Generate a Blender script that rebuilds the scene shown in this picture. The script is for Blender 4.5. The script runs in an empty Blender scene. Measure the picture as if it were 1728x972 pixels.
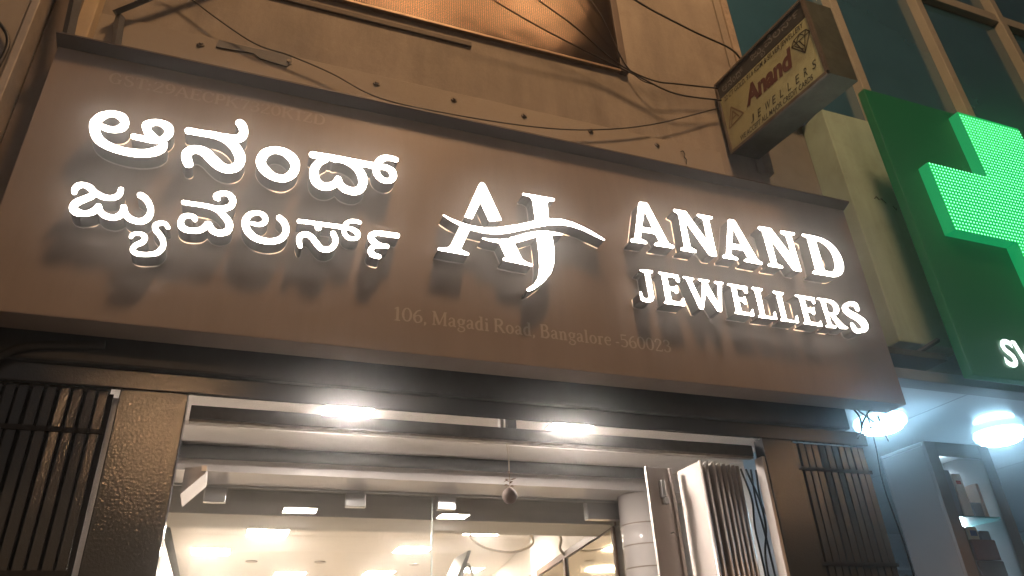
import bpy, bmesh, math, random
import numpy as np
from mathutils import Vector, Matrix
from mathutils.geometry import delaunay_2d_cdt

random.seed(7)
S = bpy.context.scene
COL = S.collection

# ------------------------------------------------------------------ camera
CAM_LOC = (0.0, -2.5, 1.5)
cam = bpy.data.cameras.new('camera')
cam.sensor_width = 36.0
cam.lens = 36.0 * 1219.76 / 1728.0
cam.clip_start = 0.05
cam.clip_end = 400.0
cam_o = bpy.data.objects.new('camera', cam)
COL.objects.link(cam_o)
cam_o.matrix_world = Matrix(((0.93774423, -0.13059282, -0.32184044, CAM_LOC[0]),
                             (-0.34437546, -0.47012686, -0.81264154, CAM_LOC[1]),
                             (-0.04518068, 0.87288387, -0.48583171, CAM_LOC[2]),
                             (0, 0, 0, 1)))
S.camera = cam_o

# ------------------------------------------------------------------ sky, sun, exposure
world = bpy.data.worlds.new('World')
S.world = world
world.use_nodes = True
wn = world.node_tree
wn.nodes.clear()
sky = wn.nodes.new('ShaderNodeTexSky')
sky.sky_type = 'NISHITA'
sky.sun_disc = False
sky.sun_elevation = math.radians(-1.0)
sky.sun_rotation = math.radians(200.0)
bg = wn.nodes.new('ShaderNodeBackground')
bg.inputs['Strength'].default_value = 0.15
wo = wn.nodes.new('ShaderNodeOutputWorld')
wn.links.new(sky.outputs[0], bg.inputs[0])
wn.links.new(bg.outputs[0], wo.inputs[0])

sun = bpy.data.lights.new('moonlight', 'SUN')
sun.energy = 0.02
sun.angle = math.radians(0.5)
sun.color = (0.75, 0.85, 1.0)
sun_o = bpy.data.objects.new('moonlight', sun)
COL.objects.link(sun_o)
sun_o.rotation_euler = (math.radians(40), 0, math.radians(-20))

S.view_settings.view_transform = 'Standard'
S.view_settings.look = 'None'
S.view_settings.gamma = 1.0
S.view_settings.exposure = 0.0
S.view_settings.use_curve_mapping = False
S.cycles.use_denoising = True
S.cycles.max_bounces = 8
S.cycles.sample_clamp_indirect = 25.0
S.cycles.sample_clamp_direct = 0.0
S.cycles.caustics_reflective = False
S.cycles.caustics_refractive = False

# ------------------------------------------------------------------ materials
MATS = {}

def mat(name, color, rough=0.5, metal=0.0, bump=0.0, bscale=60.0, vary=0.0, vscale=4.0,
        spec=0.5, stain=None, sscale=2.0, samt=0.0, coat=0.0, detail=6.0, rvary=0.0):
    if name in MATS:
        return MATS[name]
    m = bpy.data.materials.new(name)
    m.use_nodes = True
    nt = m.node_tree
    b = nt.nodes['Principled BSDF']
    b.inputs['Base Color'].default_value = (*color, 1)
    b.inputs['Roughness'].default_value = rough
    b.inputs['Metallic'].default_value = metal
    b.inputs['Specular IOR Level'].default_value = spec
    b.inputs['Coat Weight'].default_value = coat
    tc = nt.nodes.new('ShaderNodeTexCoord')
    out = None
    if vary > 0:
        n = nt.nodes.new('ShaderNodeTexNoise')
        n.inputs['Scale'].default_value = vscale
        n.inputs['Detail'].default_value = detail
        n.inputs['Roughness'].default_value = 0.65
        nt.links.new(tc.outputs['Object'], n.inputs['Vector'])
        r = nt.nodes.new('ShaderNodeMapRange')
        r.inputs['From Min'].default_value = 0.3
        r.inputs['From Max'].default_value = 0.7
        r.inputs['To Min'].default_value = 1.0 - vary
        r.inputs['To Max'].default_value = 1.0 + vary
        nt.links.new(n.outputs['Fac'], r.inputs['Value'])
        mx = nt.nodes.new('ShaderNodeVectorMath')
        mx.operation = 'SCALE'
        mx.inputs[0].default_value = color
        nt.links.new(r.outputs['Result'], mx.inputs['Scale'])
        out = mx.outputs[0]
    if stain is not None:
        n = nt.nodes.new('ShaderNodeTexNoise')
        n.inputs['Scale'].default_value = sscale
        n.inputs['Detail'].default_value = 8.0
        n.inputs['Roughness'].default_value = 0.7
        nt.links.new(tc.outputs['Object'], n.inputs['Vector'])
        r = nt.nodes.new('ShaderNodeMapRange')
        r.inputs['From Min'].default_value = 0.52
        r.inputs['From Max'].default_value = 0.72
        r.inputs['To Min'].default_value = 0.0
        r.inputs['To Max'].default_value = samt
        nt.links.new(n.outputs['Fac'], r.inputs['Value'])
        mx = nt.nodes.new('ShaderNodeMix')
        mx.data_type = 'RGBA'
        nt.links.new(r.outputs['Result'], mx.inputs['Factor'])
        if out is not None:
            nt.links.new(out, mx.inputs['A'])
        else:
            mx.inputs['A'].default_value = (*color, 1)
        mx.inputs['B'].default_value = (*stain, 1)
        out = mx.outputs['Result']
    if out is not None:
        nt.links.new(out, b.inputs['Base Color'])
    if rvary > 0:
        n = nt.nodes.new('ShaderNodeTexNoise')
        n.inputs['Scale'].default_value = 7.0
        n.inputs['Detail'].default_value = 5.0
        nt.links.new(tc.outputs['Object'], n.inputs['Vector'])
        r = nt.nodes.new('ShaderNodeMapRange')
        r.inputs['From Min'].default_value = 0.3
        r.inputs['From Max'].default_value = 0.7
        r.inputs['To Min'].default_value = max(0.02, rough - rvary)
        r.inputs['To Max'].default_value = min(1.0, rough + rvary)
        nt.links.new(n.outputs['Fac'], r.inputs['Value'])
        nt.links.new(r.outputs['Result'], b.inputs['Roughness'])
    if bump > 0:
        n = nt.nodes.new('ShaderNodeTexNoise')
        n.inputs['Scale'].default_value = bscale
        n.inputs['Detail'].default_value = 3.0
        nt.links.new(tc.outputs['Object'], n.inputs['Vector'])
        bp = nt.nodes.new('ShaderNodeBump')
        bp.inputs['Strength'].default_value = bump
        bp.inputs['Distance'].default_value = 0.004
        nt.links.new(n.outputs['Fac'], bp.inputs['Height'])
        nt.links.new(bp.outputs['Normal'], b.inputs['Normal'])
    MATS[name] = m
    return m

def add_streaks(m, amt, sx, sz):
    """faint rain and dust streaks running down a surface"""
    nt = m.node_tree
    b = nt.nodes['Principled BSDF']
    tc = nt.nodes.new('ShaderNodeTexCoord')
    mp = nt.nodes.new('ShaderNodeMapping')
    mp.inputs['Scale'].default_value = (sx, 1.0, sz)
    n = nt.nodes.new('ShaderNodeTexNoise')
    n.inputs['Scale'].default_value = 1.0
    n.inputs['Detail'].default_value = 7.0
    n.inputs['Roughness'].default_value = 0.7
    r = nt.nodes.new('ShaderNodeMapRange')
    r.inputs['From Min'].default_value = 0.35
    r.inputs['From Max'].default_value = 0.7
    r.inputs['To Min'].default_value = 1.0 + amt * 0.4
    r.inputs['To Max'].default_value = 1.0 - amt
    mx = nt.nodes.new('ShaderNodeVectorMath')
    mx.operation = 'SCALE'
    nt.links.new(tc.outputs['Object'], mp.inputs['Vector'])
    nt.links.new(mp.outputs['Vector'], n.inputs['Vector'])
    nt.links.new(n.outputs['Fac'], r.inputs['Value'])
    src = b.inputs['Base Color'].links[0].from_socket
    nt.links.new(src, mx.inputs[0])
    nt.links.new(r.outputs['Result'], mx.inputs['Scale'])
    nt.links.new(mx.outputs[0], b.inputs['Base Color'])

def emit(name, color, strength, base=(0.8, 0.8, 0.8)):
    if name in MATS:
        return MATS[name]
    m = bpy.data.materials.new(name)
    m.use_nodes = True
    b = m.node_tree.nodes['Principled BSDF']
    b.inputs['Base Color'].default_value = (*base, 1)
    b.inputs['Emission Color'].default_value = (*color, 1)
    b.inputs['Emission Strength'].default_value = strength
    MATS[name] = m
    return m

def glass(name, tint=(0.97, 0.97, 0.95), rough=0.0, refl=0.5):
    """thin architectural pane: clear transmission plus a fresnel reflection"""
    if name in MATS:
        return MATS[name]
    m = bpy.data.materials.new(name)
    m.use_nodes = True
    nt = m.node_tree
    nt.nodes.clear()
    o = nt.nodes.new('ShaderNodeOutputMaterial')
    t = nt.nodes.new('ShaderNodeBsdfTransparent')
    t.inputs['Color'].default_value = (*tint, 1)
    g = nt.nodes.new('ShaderNodeBsdfGlossy')
    g.inputs['Roughness'].default_value = rough
    f = nt.nodes.new('ShaderNodeFresnel')
    f.inputs['IOR'].default_value = 1.6
    mx = nt.nodes.new('ShaderNodeMixShader')
    nt.links.new(f.outputs[0], mx.inputs[0])
    nt.links.new(t.outputs[0], mx.inputs[1])
    nt.links.new(g.outputs[0], mx.inputs[2])
    nt.links.new(mx.outputs[0], o.inputs['Surface'])
    MATS[name] = m
    return m

# ------------------------------------------------------------------ mesh helpers
class MB:
    """collects primitives into one mesh"""
    def __init__(self):
        self.v = []
        self.f = []

    def add(self, vs, fs):
        o = len(self.v)
        self.v += [tuple(p) for p in vs]
        self.f += [tuple(i + o for i in q) for q in fs]
        return self

    def box(self, x0, x1, y0, y1, z0, z1):
        vs = [(x, y, z) for z in (z0, z1) for y in (y0, y1) for x in (x0, x1)]
        return self.add(vs, [(0, 2, 3, 1), (4, 5, 7, 6), (0, 1, 5, 4), (2, 6, 7, 3), (0, 4, 6, 2), (1, 3, 7, 5)])

    def bbox(self, x0, x1, y0, y1, z0, z1, b=0.004):
        """box with chamfered edges"""
        bm = bmesh.new()
        vs = [bm.verts.new(p) for p in [(x, y, z) for z in (z0, z1) for y in (y0, y1) for x in (x0, x1)]]
        for q in [(0, 2, 3, 1), (4, 5, 7, 6), (0, 1, 5, 4), (2, 6, 7, 3), (0, 4, 6, 2), (1, 3, 7, 5)]:
            bm.faces.new([vs[i] for i in q])
        b = min(b, 0.45 * min(abs(x1 - x0), abs(y1 - y0), abs(z1 - z0)))
        bmesh.ops.bevel(bm, geom=bm.edges[:], offset=b, segments=2, affect='EDGES', profile=0.6)
        bm.verts.index_update()
        self.add([v.co[:] for v in bm.verts], [[v.index for v in f.verts] for f in bm.faces])
        bm.free()
        return self

    def tube(self, pts, r, n=8, closed=False, caps=True):
        pts = [Vector(p) for p in pts]
        rr = r if isinstance(r, (list, tuple)) else [r] * len(pts)
        m = len(pts)
        vs = []
        prev = None
        for i, p in enumerate(pts):
            a = pts[i - 1] if (i > 0 or closed) else p
            b = pts[(i + 1) % m] if (i < m - 1 or closed) else p
            t = (b - a).normalized()
            if prev is None:
                up = Vector((0, 0, 1)) if abs(t.z) < 0.9 else Vector((1, 0, 0))
                n1 = t.cross(up).normalized()
            else:
                n1 = (prev - t * prev.dot(t)).normalized()
            prev = n1
            n2 = t.cross(n1)
            for k in range(n):
                a_ = 2 * math.pi * k / n
                vs.append(p + (n1 * math.cos(a_) + n2 * math.sin(a_)) * rr[i])
        fs = []
        for i in range(m if closed else m - 1):
            j = (i + 1) % m
            for k in range(n):
                k2 = (k + 1) % n
                fs.append((i * n + k, i * n + k2, j * n + k2, j * n + k))
        if caps and not closed:
            fs.append(tuple(range(n - 1, -1, -1)))
            fs.append(tuple((m - 1) * n + k for k in range(n)))
        return self.add(vs, fs)

    def lathe(self, prof, cx, cy, n=24, cap=True):
        """prof: list of (r, z)"""
        vs = []
        for r, z in prof:
            for k in range(n):
                a = 2 * math.pi * k / n
                vs.append((cx + r * math.cos(a), cy + r * math.sin(a), z))
        fs = []
        for i in range(len(prof) - 1):
            for k in range(n):
                k2 = (k + 1) % n
                fs.append((i * n + k, i * n + k2, (i + 1) * n + k2, (i + 1) * n + k))
        if cap:
            fs.append(tuple(range(n - 1, -1, -1)))
            fs.append(tuple((len(prof) - 1) * n + k for k in range(n)))
        return self.add(vs, fs)

    def prism(self, poly, axis, a, b):
        """poly in the two other axes, extruded from a to b along axis"""
        def mk(p, t):
            if axis == 'y':
                return (p[0], t, p[1])
            if axis == 'x':
                return (t, p[0], p[1])
            return (p[0], p[1], t)
        n = len(poly)
        vs = [mk(p, a) for p in poly] + [mk(p, b) for p in poly]
        fs = [tuple(range(n)), tuple(range(2 * n - 1, n - 1, -1))]
        for i in range(n):
            j = (i + 1) % n
            fs.append((i, i + n, j + n, j))
        return self.add(vs, fs)

    def build(self, name, material, parent=None, smooth=False):
        me = bpy.data.meshes.new(name)
        me.from_pydata(self.v, [], self.f)
        me.validate()
        bm = bmesh.new()
        bm.from_mesh(me)
        bmesh.ops.recalc_face_normals(bm, faces=bm.faces)
        bm.to_mesh(me)
        bm.free()
        if smooth:
            for p in me.polygons:
                p.use_smooth = True
        me.materials.append(material)
        return link(name, me, parent)

def link(name, data, parent=None):
    o = bpy.data.objects.new(name, data)
    COL.objects.link(o)
    if parent is not None:
        o.parent = parent
        o.matrix_parent_inverse = Matrix.Translation(parent.location).inverted() if parent.location.length > 0 else Matrix()
    return o

def thing(name, label, cat, loc=(0, 0, 0), group=None):
    o = bpy.data.objects.new(name, None)
    COL.objects.link(o)
    o.location = loc
    return tag(o, label, cat, group)

def tag(o, label, cat, group=None):
    o['label'] = label
    o['category'] = cat
    if group:
        o['group'] = group
    return o

def structure(o):
    o['kind'] = 'structure'
    return o

def spline(pts, n=8, closed=False):
    """Catmull-Rom through the points (any dimension)"""
    P = [np.array(p, float) for p in pts]
    m = len(P)
    if m < 3:
        return [tuple(p) for p in P]
    out = []
    segs = m if closed else m - 1
    for i in range(segs):
        if closed:
            p0, p1, p2, p3 = P[(i - 1) % m], P[i], P[(i + 1) % m], P[(i + 2) % m]
        else:
            p1, p2 = P[i], P[i + 1]
            p0 = P[i - 1] if i > 0 else 2 * p1 - p2
            p3 = P[i + 2] if i + 2 < m else 2 * p2 - p1
        for k in range(n):
            t = k / n
            out.append(tuple(0.5 * (2 * p1 + (p2 - p0) * t + (2 * p0 - 5 * p1 + 4 * p2 - p3) * t * t
                                    + (3 * p1 - p0 - 3 * p2 + p3) * t ** 3)))
    if not closed:
        out.append(tuple(P[-1]))
    return out

# ------------------------------------------------------------------ glyph shapes (2D outlines from strokes and polygons)
def sd_poly(X, Y, poly):
    P = np.array(poly, float)
    d = np.full(X.shape, 1e9)
    s = np.zeros(X.shape, bool)
    n = len(P)
    for i in range(n):
        a, b = P[i], P[(i + 1) % n]
        ex, ey = b - a
        wx, wy = X - a[0], Y - a[1]
        h = np.clip((wx * ex + wy * ey) / max(ex * ex + ey * ey, 1e-12), 0, 1)
        dx, dy = wx - ex * h, wy - ey * h
        d = np.minimum(d, dx * dx + dy * dy)
        c = (a[1] > Y) != (b[1] > Y)
        if abs(ey) > 1e-12:
            s ^= c & (X < ex * (Y - a[1]) / ey + a[0])
    d = np.sqrt(d)
    return np.where(s, -d, d)

def sd_stroke(X, Y, pts, closed, rnd):
    sp = spline(pts, 6, closed)
    d = np.full(X.shape, 1e9)
    m = len(sp)
    T = []
    for i in range(m):
        a = sp[i - 1] if (i > 0 or closed) else sp[i]
        b = sp[(i + 1) % m] if (i < m - 1 or closed) else sp[i]
        t = np.array([b[0] - a[0], b[1] - a[1]])
        t /= max(np.linalg.norm(t), 1e-9)
        T.append(np.array([-t[1], t[0]]))
    for i in range(m if closed else m - 1):
        j = (i + 1) % m
        a, b = np.array(sp[i][:2]), np.array(sp[j][:2])
        wa, wb = sp[i][2] / 2, sp[j][2] / 2
        q = [a + T[i] * wa, b + T[j] * wb, b - T[j] * wb, a - T[i] * wa]
        d = np.minimum(d, sd_poly(X, Y, q))
    for i in range(m):
        end = (not closed) and (i == 0 or i == m - 1)
        if end and not (i == m - 1 and 'e' in rnd) and not (i == 0 and 'b' in rnd):
            continue
        r = sp[i][2] / 2 * (1.0 if end else 0.98)
        d = np.minimum(d, np.hypot(X - sp[i][0], Y - sp[i][1]) - r)
    return d

def rdp(pts, tol):
    if len(pts) < 3:
        return pts
    a, b = np.array(pts[0]), np.array(pts[-1])
    ab = b - a
    L = np.linalg.norm(ab)
    P = np.array(pts)
    if L < 1e-9:
        dd = np.linalg.norm(P - a, axis=1)
    else:
        dd = np.abs(ab[0] * (P[:, 1] - a[1]) - ab[1] * (P[:, 0] - a[0])) / L
    k = int(np.argmax(dd))
    if dd[k] > tol:
        return rdp(pts[:k + 1], tol)[:-1] + rdp(pts[k:], tol)
    return [pts[0], pts[-1]]

def outlines(strokes, polys=(), holes=(), res=0.002, tol=0.0004, blur=1, erode=0.0):
    xs, ys = [], []
    for s in strokes:
        for p in s['s']:
            xs += [p[0] - p[2], p[0] + p[2]]
            ys += [p[1] - p[2], p[1] + p[2]]
    for q in polys:
        for p in q:
            xs.append(p[0])
            ys.append(p[1])
    x0, x1, y0, y1 = min(xs) - 4 * res, max(xs) + 4 * res, min(ys) - 4 * res, max(ys) + 4 * res
    gx = np.arange(x0, x1 + res, res)
    gy = np.arange(y0, y1 + res, res)
    X, Y = np.meshgrid(gx, gy)
    d = np.full(X.shape, 1e9)
    for s in strokes:
        d = np.minimum(d, sd_stroke(X, Y, s['s'], bool(s['c']), s['r']))
    for q in polys:
        d = np.minimum(d, sd_poly(X, Y, q))
    for h in holes:
        d = np.maximum(d, -sd_poly(X, Y, h))
    for _ in range(blur):
        e = np.pad(d, 1, mode='edge')
        d = (4 * e[1:-1, 1:-1] + 2 * (e[:-2, 1:-1] + e[2:, 1:-1] + e[1:-1, :-2] + e[1:-1, 2:])
             + e[:-2, :-2] + e[:-2, 2:] + e[2:, :-2] + e[2:, 2:]) / 16
    d = d + erode
    d = np.where(d == 0, 1e-7, d)
    ins = d < 0
    code = ins[:-1, :-1] * 1 + ins[:-1, 1:] * 2 + ins[1:, 1:] * 4 + ins[1:, :-1] * 8
    nxt = {}
    TAB = {1: [(3, 0)], 2: [(0, 1)], 3: [(3, 1)], 4: [(1, 2)], 5: [(3, 0), (1, 2)], 6: [(0, 2)], 7: [(3, 2)], 8: [(2, 3)],
           9: [(2, 0)], 10: [(0, 1), (2, 3)], 11: [(2, 1)], 12: [(1, 3)], 13: [(1, 0)], 14: [(0, 3)]}
    def key(j, i, e):
        if e == 0:
            return (0, j, i)
        if e == 2:
            return (0, j + 1, i)
        if e == 3:
            return (1, j, i)
        return (1, j, i + 1)
    for j, i in zip(*np.nonzero((code > 0) & (code < 15))):
        for a, b in TAB[int(code[j, i])]:
            nxt.setdefault(key(j, i, a), []).append(key(j, i, b))
    def pos(k):
        o, j, i = k
        if o == 0:
            t = d[j, i] / (d[j, i] - d[j, i + 1])
            return (gx[i] + t * res, gy[j])
        t = d[j, i] / (d[j, i] - d[j + 1, i])
        return (gx[i], gy[j] + t * res)
    loops = []
    while nxt:
        k0 = next(iter(nxt))
        k = k0
        lp = []
        while k in nxt:
            l = nxt[k]
            k2 = l.pop()
            if not l:
                del nxt[k]
            lp.append(pos(k))
            k = k2
            if k == k0:
                break
        if len(lp) > 5:
            h = len(lp) // 2
            s = rdp(lp[:h + 1], tol)[:-1] + rdp(lp[h:] + [lp[0]], tol)[:-1]
            if len(s) >= 3:
                loops.append([(float(p[0]), float(p[1])) for p in s])
    return loops

def fill(loops):
    V, F = [], []
    for lp in loops:
        o = len(V)
        V += [Vector(p) for p in lp]
        F.append(list(range(o, o + len(lp))))
    r = delaunay_2d_cdt(V, [], F, 1, 1e-6)
    vs = [tuple(v) for v in r[0]]
    fs = []
    for f in r[2]:
        cx = sum(vs[i][0] for i in f) / len(f)
        cy = sum(vs[i][1] for i in f) / len(f)
        odd = False
        for lp in loops:
            for i in range(len(lp)):
                (ax, ay), (bx, by) = lp[i], lp[i - 1]
                if (ay > cy) != (by > cy) and cx < (bx - ax) * (cy - ay) / (by - ay) + ax:
                    odd = not odd
        if odd:
            fs.append(tuple(f))
    return vs, fs
GLYPHS = {
 'a_vowel': {'strokes':[{'s':[[-0.642,3.3958,0.0267],[-0.6212,3.3889,0.029],[-0.5973,3.3916,0.0316],[-0.578,3.4056,0.0357],[-0.5717,3.4307,0.0312],[-0.588,3.4572,0.0361],[-0.6215,3.4636,0.03],[-0.6518,3.4433,0.0371],[-0.6664,3.4088,0.0385],[-0.6613,3.373,0.0373],[-0.6431,3.3376,0.0383],[-0.6109,3.3145,0.0368],[-0.565,3.3018,0.0359],[-0.5161,3.3006,0.0378],[-0.4758,3.3091,0.0388],[-0.4464,3.3257,0.041],[-0.4298,3.3456,0.036],[-0.4267,3.3713,0.0285]],'c':0,'r':''},{'s':[[-0.5371,3.3753,0.0276],[-0.5001,3.3741,0.0276],[-0.4647,3.3724,0.0278],[-0.4388,3.3826,0.0268],[-0.4222,3.4048,0.032],[-0.4185,3.4313,0.0345],[-0.4318,3.4535,0.0379],[-0.4578,3.4627,0.0314],[-0.48,3.4579,0.0322],[-0.4974,3.4415,0.0374],[-0.4966,3.4235,0.0325],[-0.4841,3.4033,0.0334],[-0.4617,3.3839,0.0321],[-0.4475,3.375,0.0295]],'c':0,'r':''}],'polys':[],'holes':[]},
 'na': {'strokes':[{'s':[[-0.3619,3.4494,0.0337],[-0.3062,3.4505,0.0322],[-0.2535,3.4516,0.0361],[-0.2141,3.44,0.0392],[-0.1788,3.4121,0.0437],[-0.155,3.3708,0.0432],[-0.1533,3.3373,0.0395],[-0.1658,3.3135,0.0418],[-0.1919,3.3008,0.0415],[-0.2207,3.309,0.045],[-0.252,3.3349,0.0453],[-0.2769,3.3582,0.0449],[-0.3027,3.3678,0.0411],[-0.3261,3.362,0.0395],[-0.3411,3.3424,0.0387],[-0.3395,3.318,0.0399],[-0.3263,3.2875,0.0363]],'c':0,'r':''},{'s':[[-0.2286,3.4536,0.0341],[-0.1966,3.4501,0.0407],[-0.1721,3.4572,0.04],[-0.1581,3.4775,0.0377],[-0.1578,3.5006,0.0366],[-0.1661,3.5229,0.0389],[-0.1785,3.5385,0.0382]],'c':0,'r':''}],'polys':[],'holes':[]},
 'anusvara': {'strokes':[{'s':[[-0.0767,3.364,0.04],[-0.0664,3.4073,0.0396],[-0.0365,3.4317,0.0361],[0.0028,3.433,0.039],[0.0384,3.4088,0.044],[0.0541,3.3733,0.0388],[0.046,3.3307,0.0384],[0.0165,3.3016,0.0366],[-0.0223,3.3025,0.0371],[-0.0569,3.3262,0.0427]],'c':1,'r':''}],'polys':[],'holes':[]},
 'da': {'strokes':[{'s':[[0.1067,3.4447,0.0334],[0.1611,3.4471,0.0336],[0.2351,3.4477,0.034],[0.3103,3.447,0.0343],[0.3652,3.4475,0.0345]],'c':0,'r':''},{'s':[[0.1707,3.4361,0.0307],[0.1436,3.4106,0.0336],[0.1294,3.3791,0.037],[0.1297,3.3458,0.0409],[0.1401,3.3151,0.0413],[0.1615,3.298,0.0405],[0.1843,3.2986,0.0393],[0.2065,3.3115,0.0347],[0.2196,3.3309,0.0312],[0.2246,3.3506,0.0288]],'c':0,'r':''},{'s':[[0.2251,3.3451,0.0318],[0.2335,3.3211,0.0337],[0.2506,3.3046,0.0382],[0.2715,3.2981,0.0388],[0.2921,3.2982,0.0389],[0.3121,3.3105,0.0382],[0.324,3.3373,0.0379],[0.3231,3.3709,0.0414],[0.3099,3.402,0.0407],[0.2874,3.4255,0.036],[0.2565,3.4401,0.031],[0.2264,3.4436,0.0269],[0.2,3.4393,0.0285]],'c':0,'r':''},{'s':[[0.4622,3.5007,0.0276],[0.4312,3.5036,0.03],[0.4033,3.4957,0.0321],[0.3842,3.4714,0.0326],[0.3754,3.4402,0.0318],[0.3793,3.4102,0.0325],[0.3956,3.3872,0.0303],[0.4173,3.3798,0.0289],[0.4386,3.3872,0.0287],[0.4492,3.4107,0.0333],[0.4415,3.4361,0.0356],[0.4208,3.4488,0.0298],[0.396,3.4489,0.0315],[0.3713,3.449,0.0314]],'c':0,'r':''}],'polys':[],'holes':[]},
 'jya': {'strokes':[{'s':[[-0.6644,3.0845,0.02],[-0.6664,3.1026,0.0233],[-0.6574,3.1198,0.0272],[-0.6414,3.1249,0.0241],[-0.6228,3.1182,0.0267],[-0.6095,3.103,0.0244],[-0.61,3.085,0.0274],[-0.6265,3.0685,0.0289],[-0.6455,3.052,0.0304],[-0.6547,3.0326,0.0287],[-0.651,3.016,0.0298],[-0.6358,3.0075,0.0311],[-0.6162,3.0075,0.0245],[-0.5958,3.0174,0.0277],[-0.5849,3.0332,0.0271],[-0.5808,3.0477,0.0249]],'c':0,'r':''},{'s':[[-0.6224,3.1162,0.0211],[-0.6019,3.1007,0.0233],[-0.5792,3.0887,0.0256],[-0.5557,3.0865,0.0242],[-0.5369,3.0945,0.0257],[-0.5269,3.1106,0.0231],[-0.5267,3.135,0.0214]],'c':0,'r':''},{'s':[[-0.5804,3.0458,0.0233],[-0.5703,3.0245,0.0237],[-0.5518,3.0107,0.0254],[-0.5284,3.0083,0.0259],[-0.5104,3.0189,0.027],[-0.5025,3.038,0.0244],[-0.5043,3.0622,0.0237]],'c':0,'r':''},{'s':[[-0.5037,3.0595,0.0235],[-0.4948,3.0357,0.0231],[-0.4778,3.0155,0.0264],[-0.4529,3.0075,0.0266],[-0.4333,3.0124,0.0282],[-0.419,3.031,0.0263],[-0.4166,3.0592,0.0241],[-0.428,3.089,0.0248],[-0.4452,3.1098,0.0267],[-0.4637,3.1209,0.028]],'c':0,'r':''}],'polys':[],'holes':[]},
 'ya_subscript': {'strokes':[{'s':[[-0.4581,2.9368,0.016],[-0.4552,2.9503,0.0176],[-0.4407,2.9576,0.0158],[-0.423,2.9562,0.0195],[-0.4132,2.9427,0.0202],[-0.42,2.9243,0.0225],[-0.4351,2.9122,0.0217],[-0.4432,2.8976,0.0204],[-0.4396,2.8833,0.021],[-0.4226,2.8762,0.021],[-0.3943,2.8788,0.0202],[-0.3672,2.8894,0.0223],[-0.3535,2.9114,0.0226],[-0.3546,2.938,0.0217],[-0.3683,2.9625,0.0231],[-0.3866,2.9823,0.0225],[-0.3914,3.0009,0.0225],[-0.3801,3.0129,0.0211],[-0.3624,3.0143,0.0192],[-0.3468,2.9965,0.0175]],'c':0,'r':''}],'polys':[],'holes':[]},
 've': {'strokes':[{'s':[[-0.3231,3.1168,0.0219],[-0.2827,3.1169,0.021],[-0.2324,3.1163,0.0227],[-0.2007,3.1079,0.0251],[-0.1719,3.0839,0.028],[-0.1526,3.0582,0.0283],[-0.1488,3.0361,0.0279],[-0.1565,3.0185,0.0296],[-0.1764,3.0078,0.0277],[-0.1968,3.011,0.0274],[-0.2112,3.0243,0.0263],[-0.2215,3.0433,0.0252]],'c':0,'r':''},{'s':[[-0.2017,3.1143,0.0245],[-0.1767,3.1184,0.0285],[-0.158,3.1315,0.0278],[-0.152,3.1546,0.0269],[-0.1614,3.1764,0.0269],[-0.1784,3.1865,0.0234],[-0.1985,3.1822,0.0246],[-0.2118,3.1708,0.0249],[-0.2121,3.1606,0.0232],[-0.2052,3.1571,0.0224]],'c':0,'r':'e'},{'s':[[-0.2673,3.0473,0.0192],[-0.2724,3.0592,0.0221],[-0.2892,3.064,0.0216],[-0.3063,3.0558,0.0233],[-0.3132,3.0336,0.023],[-0.3066,3.0126,0.0268],[-0.289,3.0017,0.026],[-0.2647,3.0021,0.0249],[-0.2437,3.0092,0.0259],[-0.2311,3.0237,0.0252],[-0.224,3.0428,0.0254]],'c':0,'r':''}],'polys':[],'holes':[]},
 'la': {'strokes':[{'s':[[-0.0791,3.0723,0.0179],[-0.0514,3.0694,0.0202],[-0.0319,3.0814,0.0235],[-0.0287,3.1004,0.0237],[-0.0414,3.1181,0.0232],[-0.0628,3.1205,0.0215],[-0.085,3.1094,0.0256],[-0.0972,3.082,0.0286],[-0.0935,3.0531,0.0293],[-0.0773,3.0268,0.0309],[-0.0519,3.0088,0.0298],[-0.0201,3.0023,0.0282],[0.0082,3.006,0.0279],[0.0354,3.0214,0.0283],[0.0497,3.0504,0.0273],[0.0483,3.0767,0.0274],[0.0381,3.0983,0.0289],[0.0173,3.1172,0.0278]],'c':0,'r':''}],'polys':[],'holes':[]},
 'sa': {'strokes':[{'s':[[0.0857,3.1127,0.021],[0.1335,3.1152,0.02],[0.1952,3.1155,0.022],[0.2627,3.117,0.0231]],'c':0,'r':''},{'s':[[0.1656,3.1138,0.0292],[0.167,3.0967,0.0291]],'c':0,'r':'e'},{'s':[[0.3264,3.1509,0.0189],[0.3088,3.1538,0.0201],[0.2884,3.1514,0.0192],[0.2715,3.1372,0.0199],[0.264,3.1157,0.0199],[0.2669,3.0918,0.0211],[0.2807,3.0731,0.021],[0.3011,3.0701,0.0195],[0.3182,3.0799,0.0208],[0.3184,3.0983,0.0256],[0.3037,3.1109,0.0246],[0.283,3.1163,0.0204],[0.2627,3.1161,0.0215]],'c':0,'r':''}],'polys':[],'holes':[]},
 'sa_bowl': {'strokes':[{'s':[[0.1091,2.9977,0.0197],[0.1023,3.0198,0.023],[0.1015,3.0403,0.0242],[0.1133,3.0558,0.0254],[0.1312,3.0582,0.026],[0.1493,3.0461,0.0267],[0.1656,3.0253,0.027],[0.1843,3.0051,0.026],[0.2064,3.0031,0.0246],[0.225,3.0152,0.0242],[0.2352,3.0378,0.0244],[0.234,3.0615,0.0254],[0.2224,3.085,0.025]],'c':0,'r':''}],'polys':[],'holes':[]},
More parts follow.
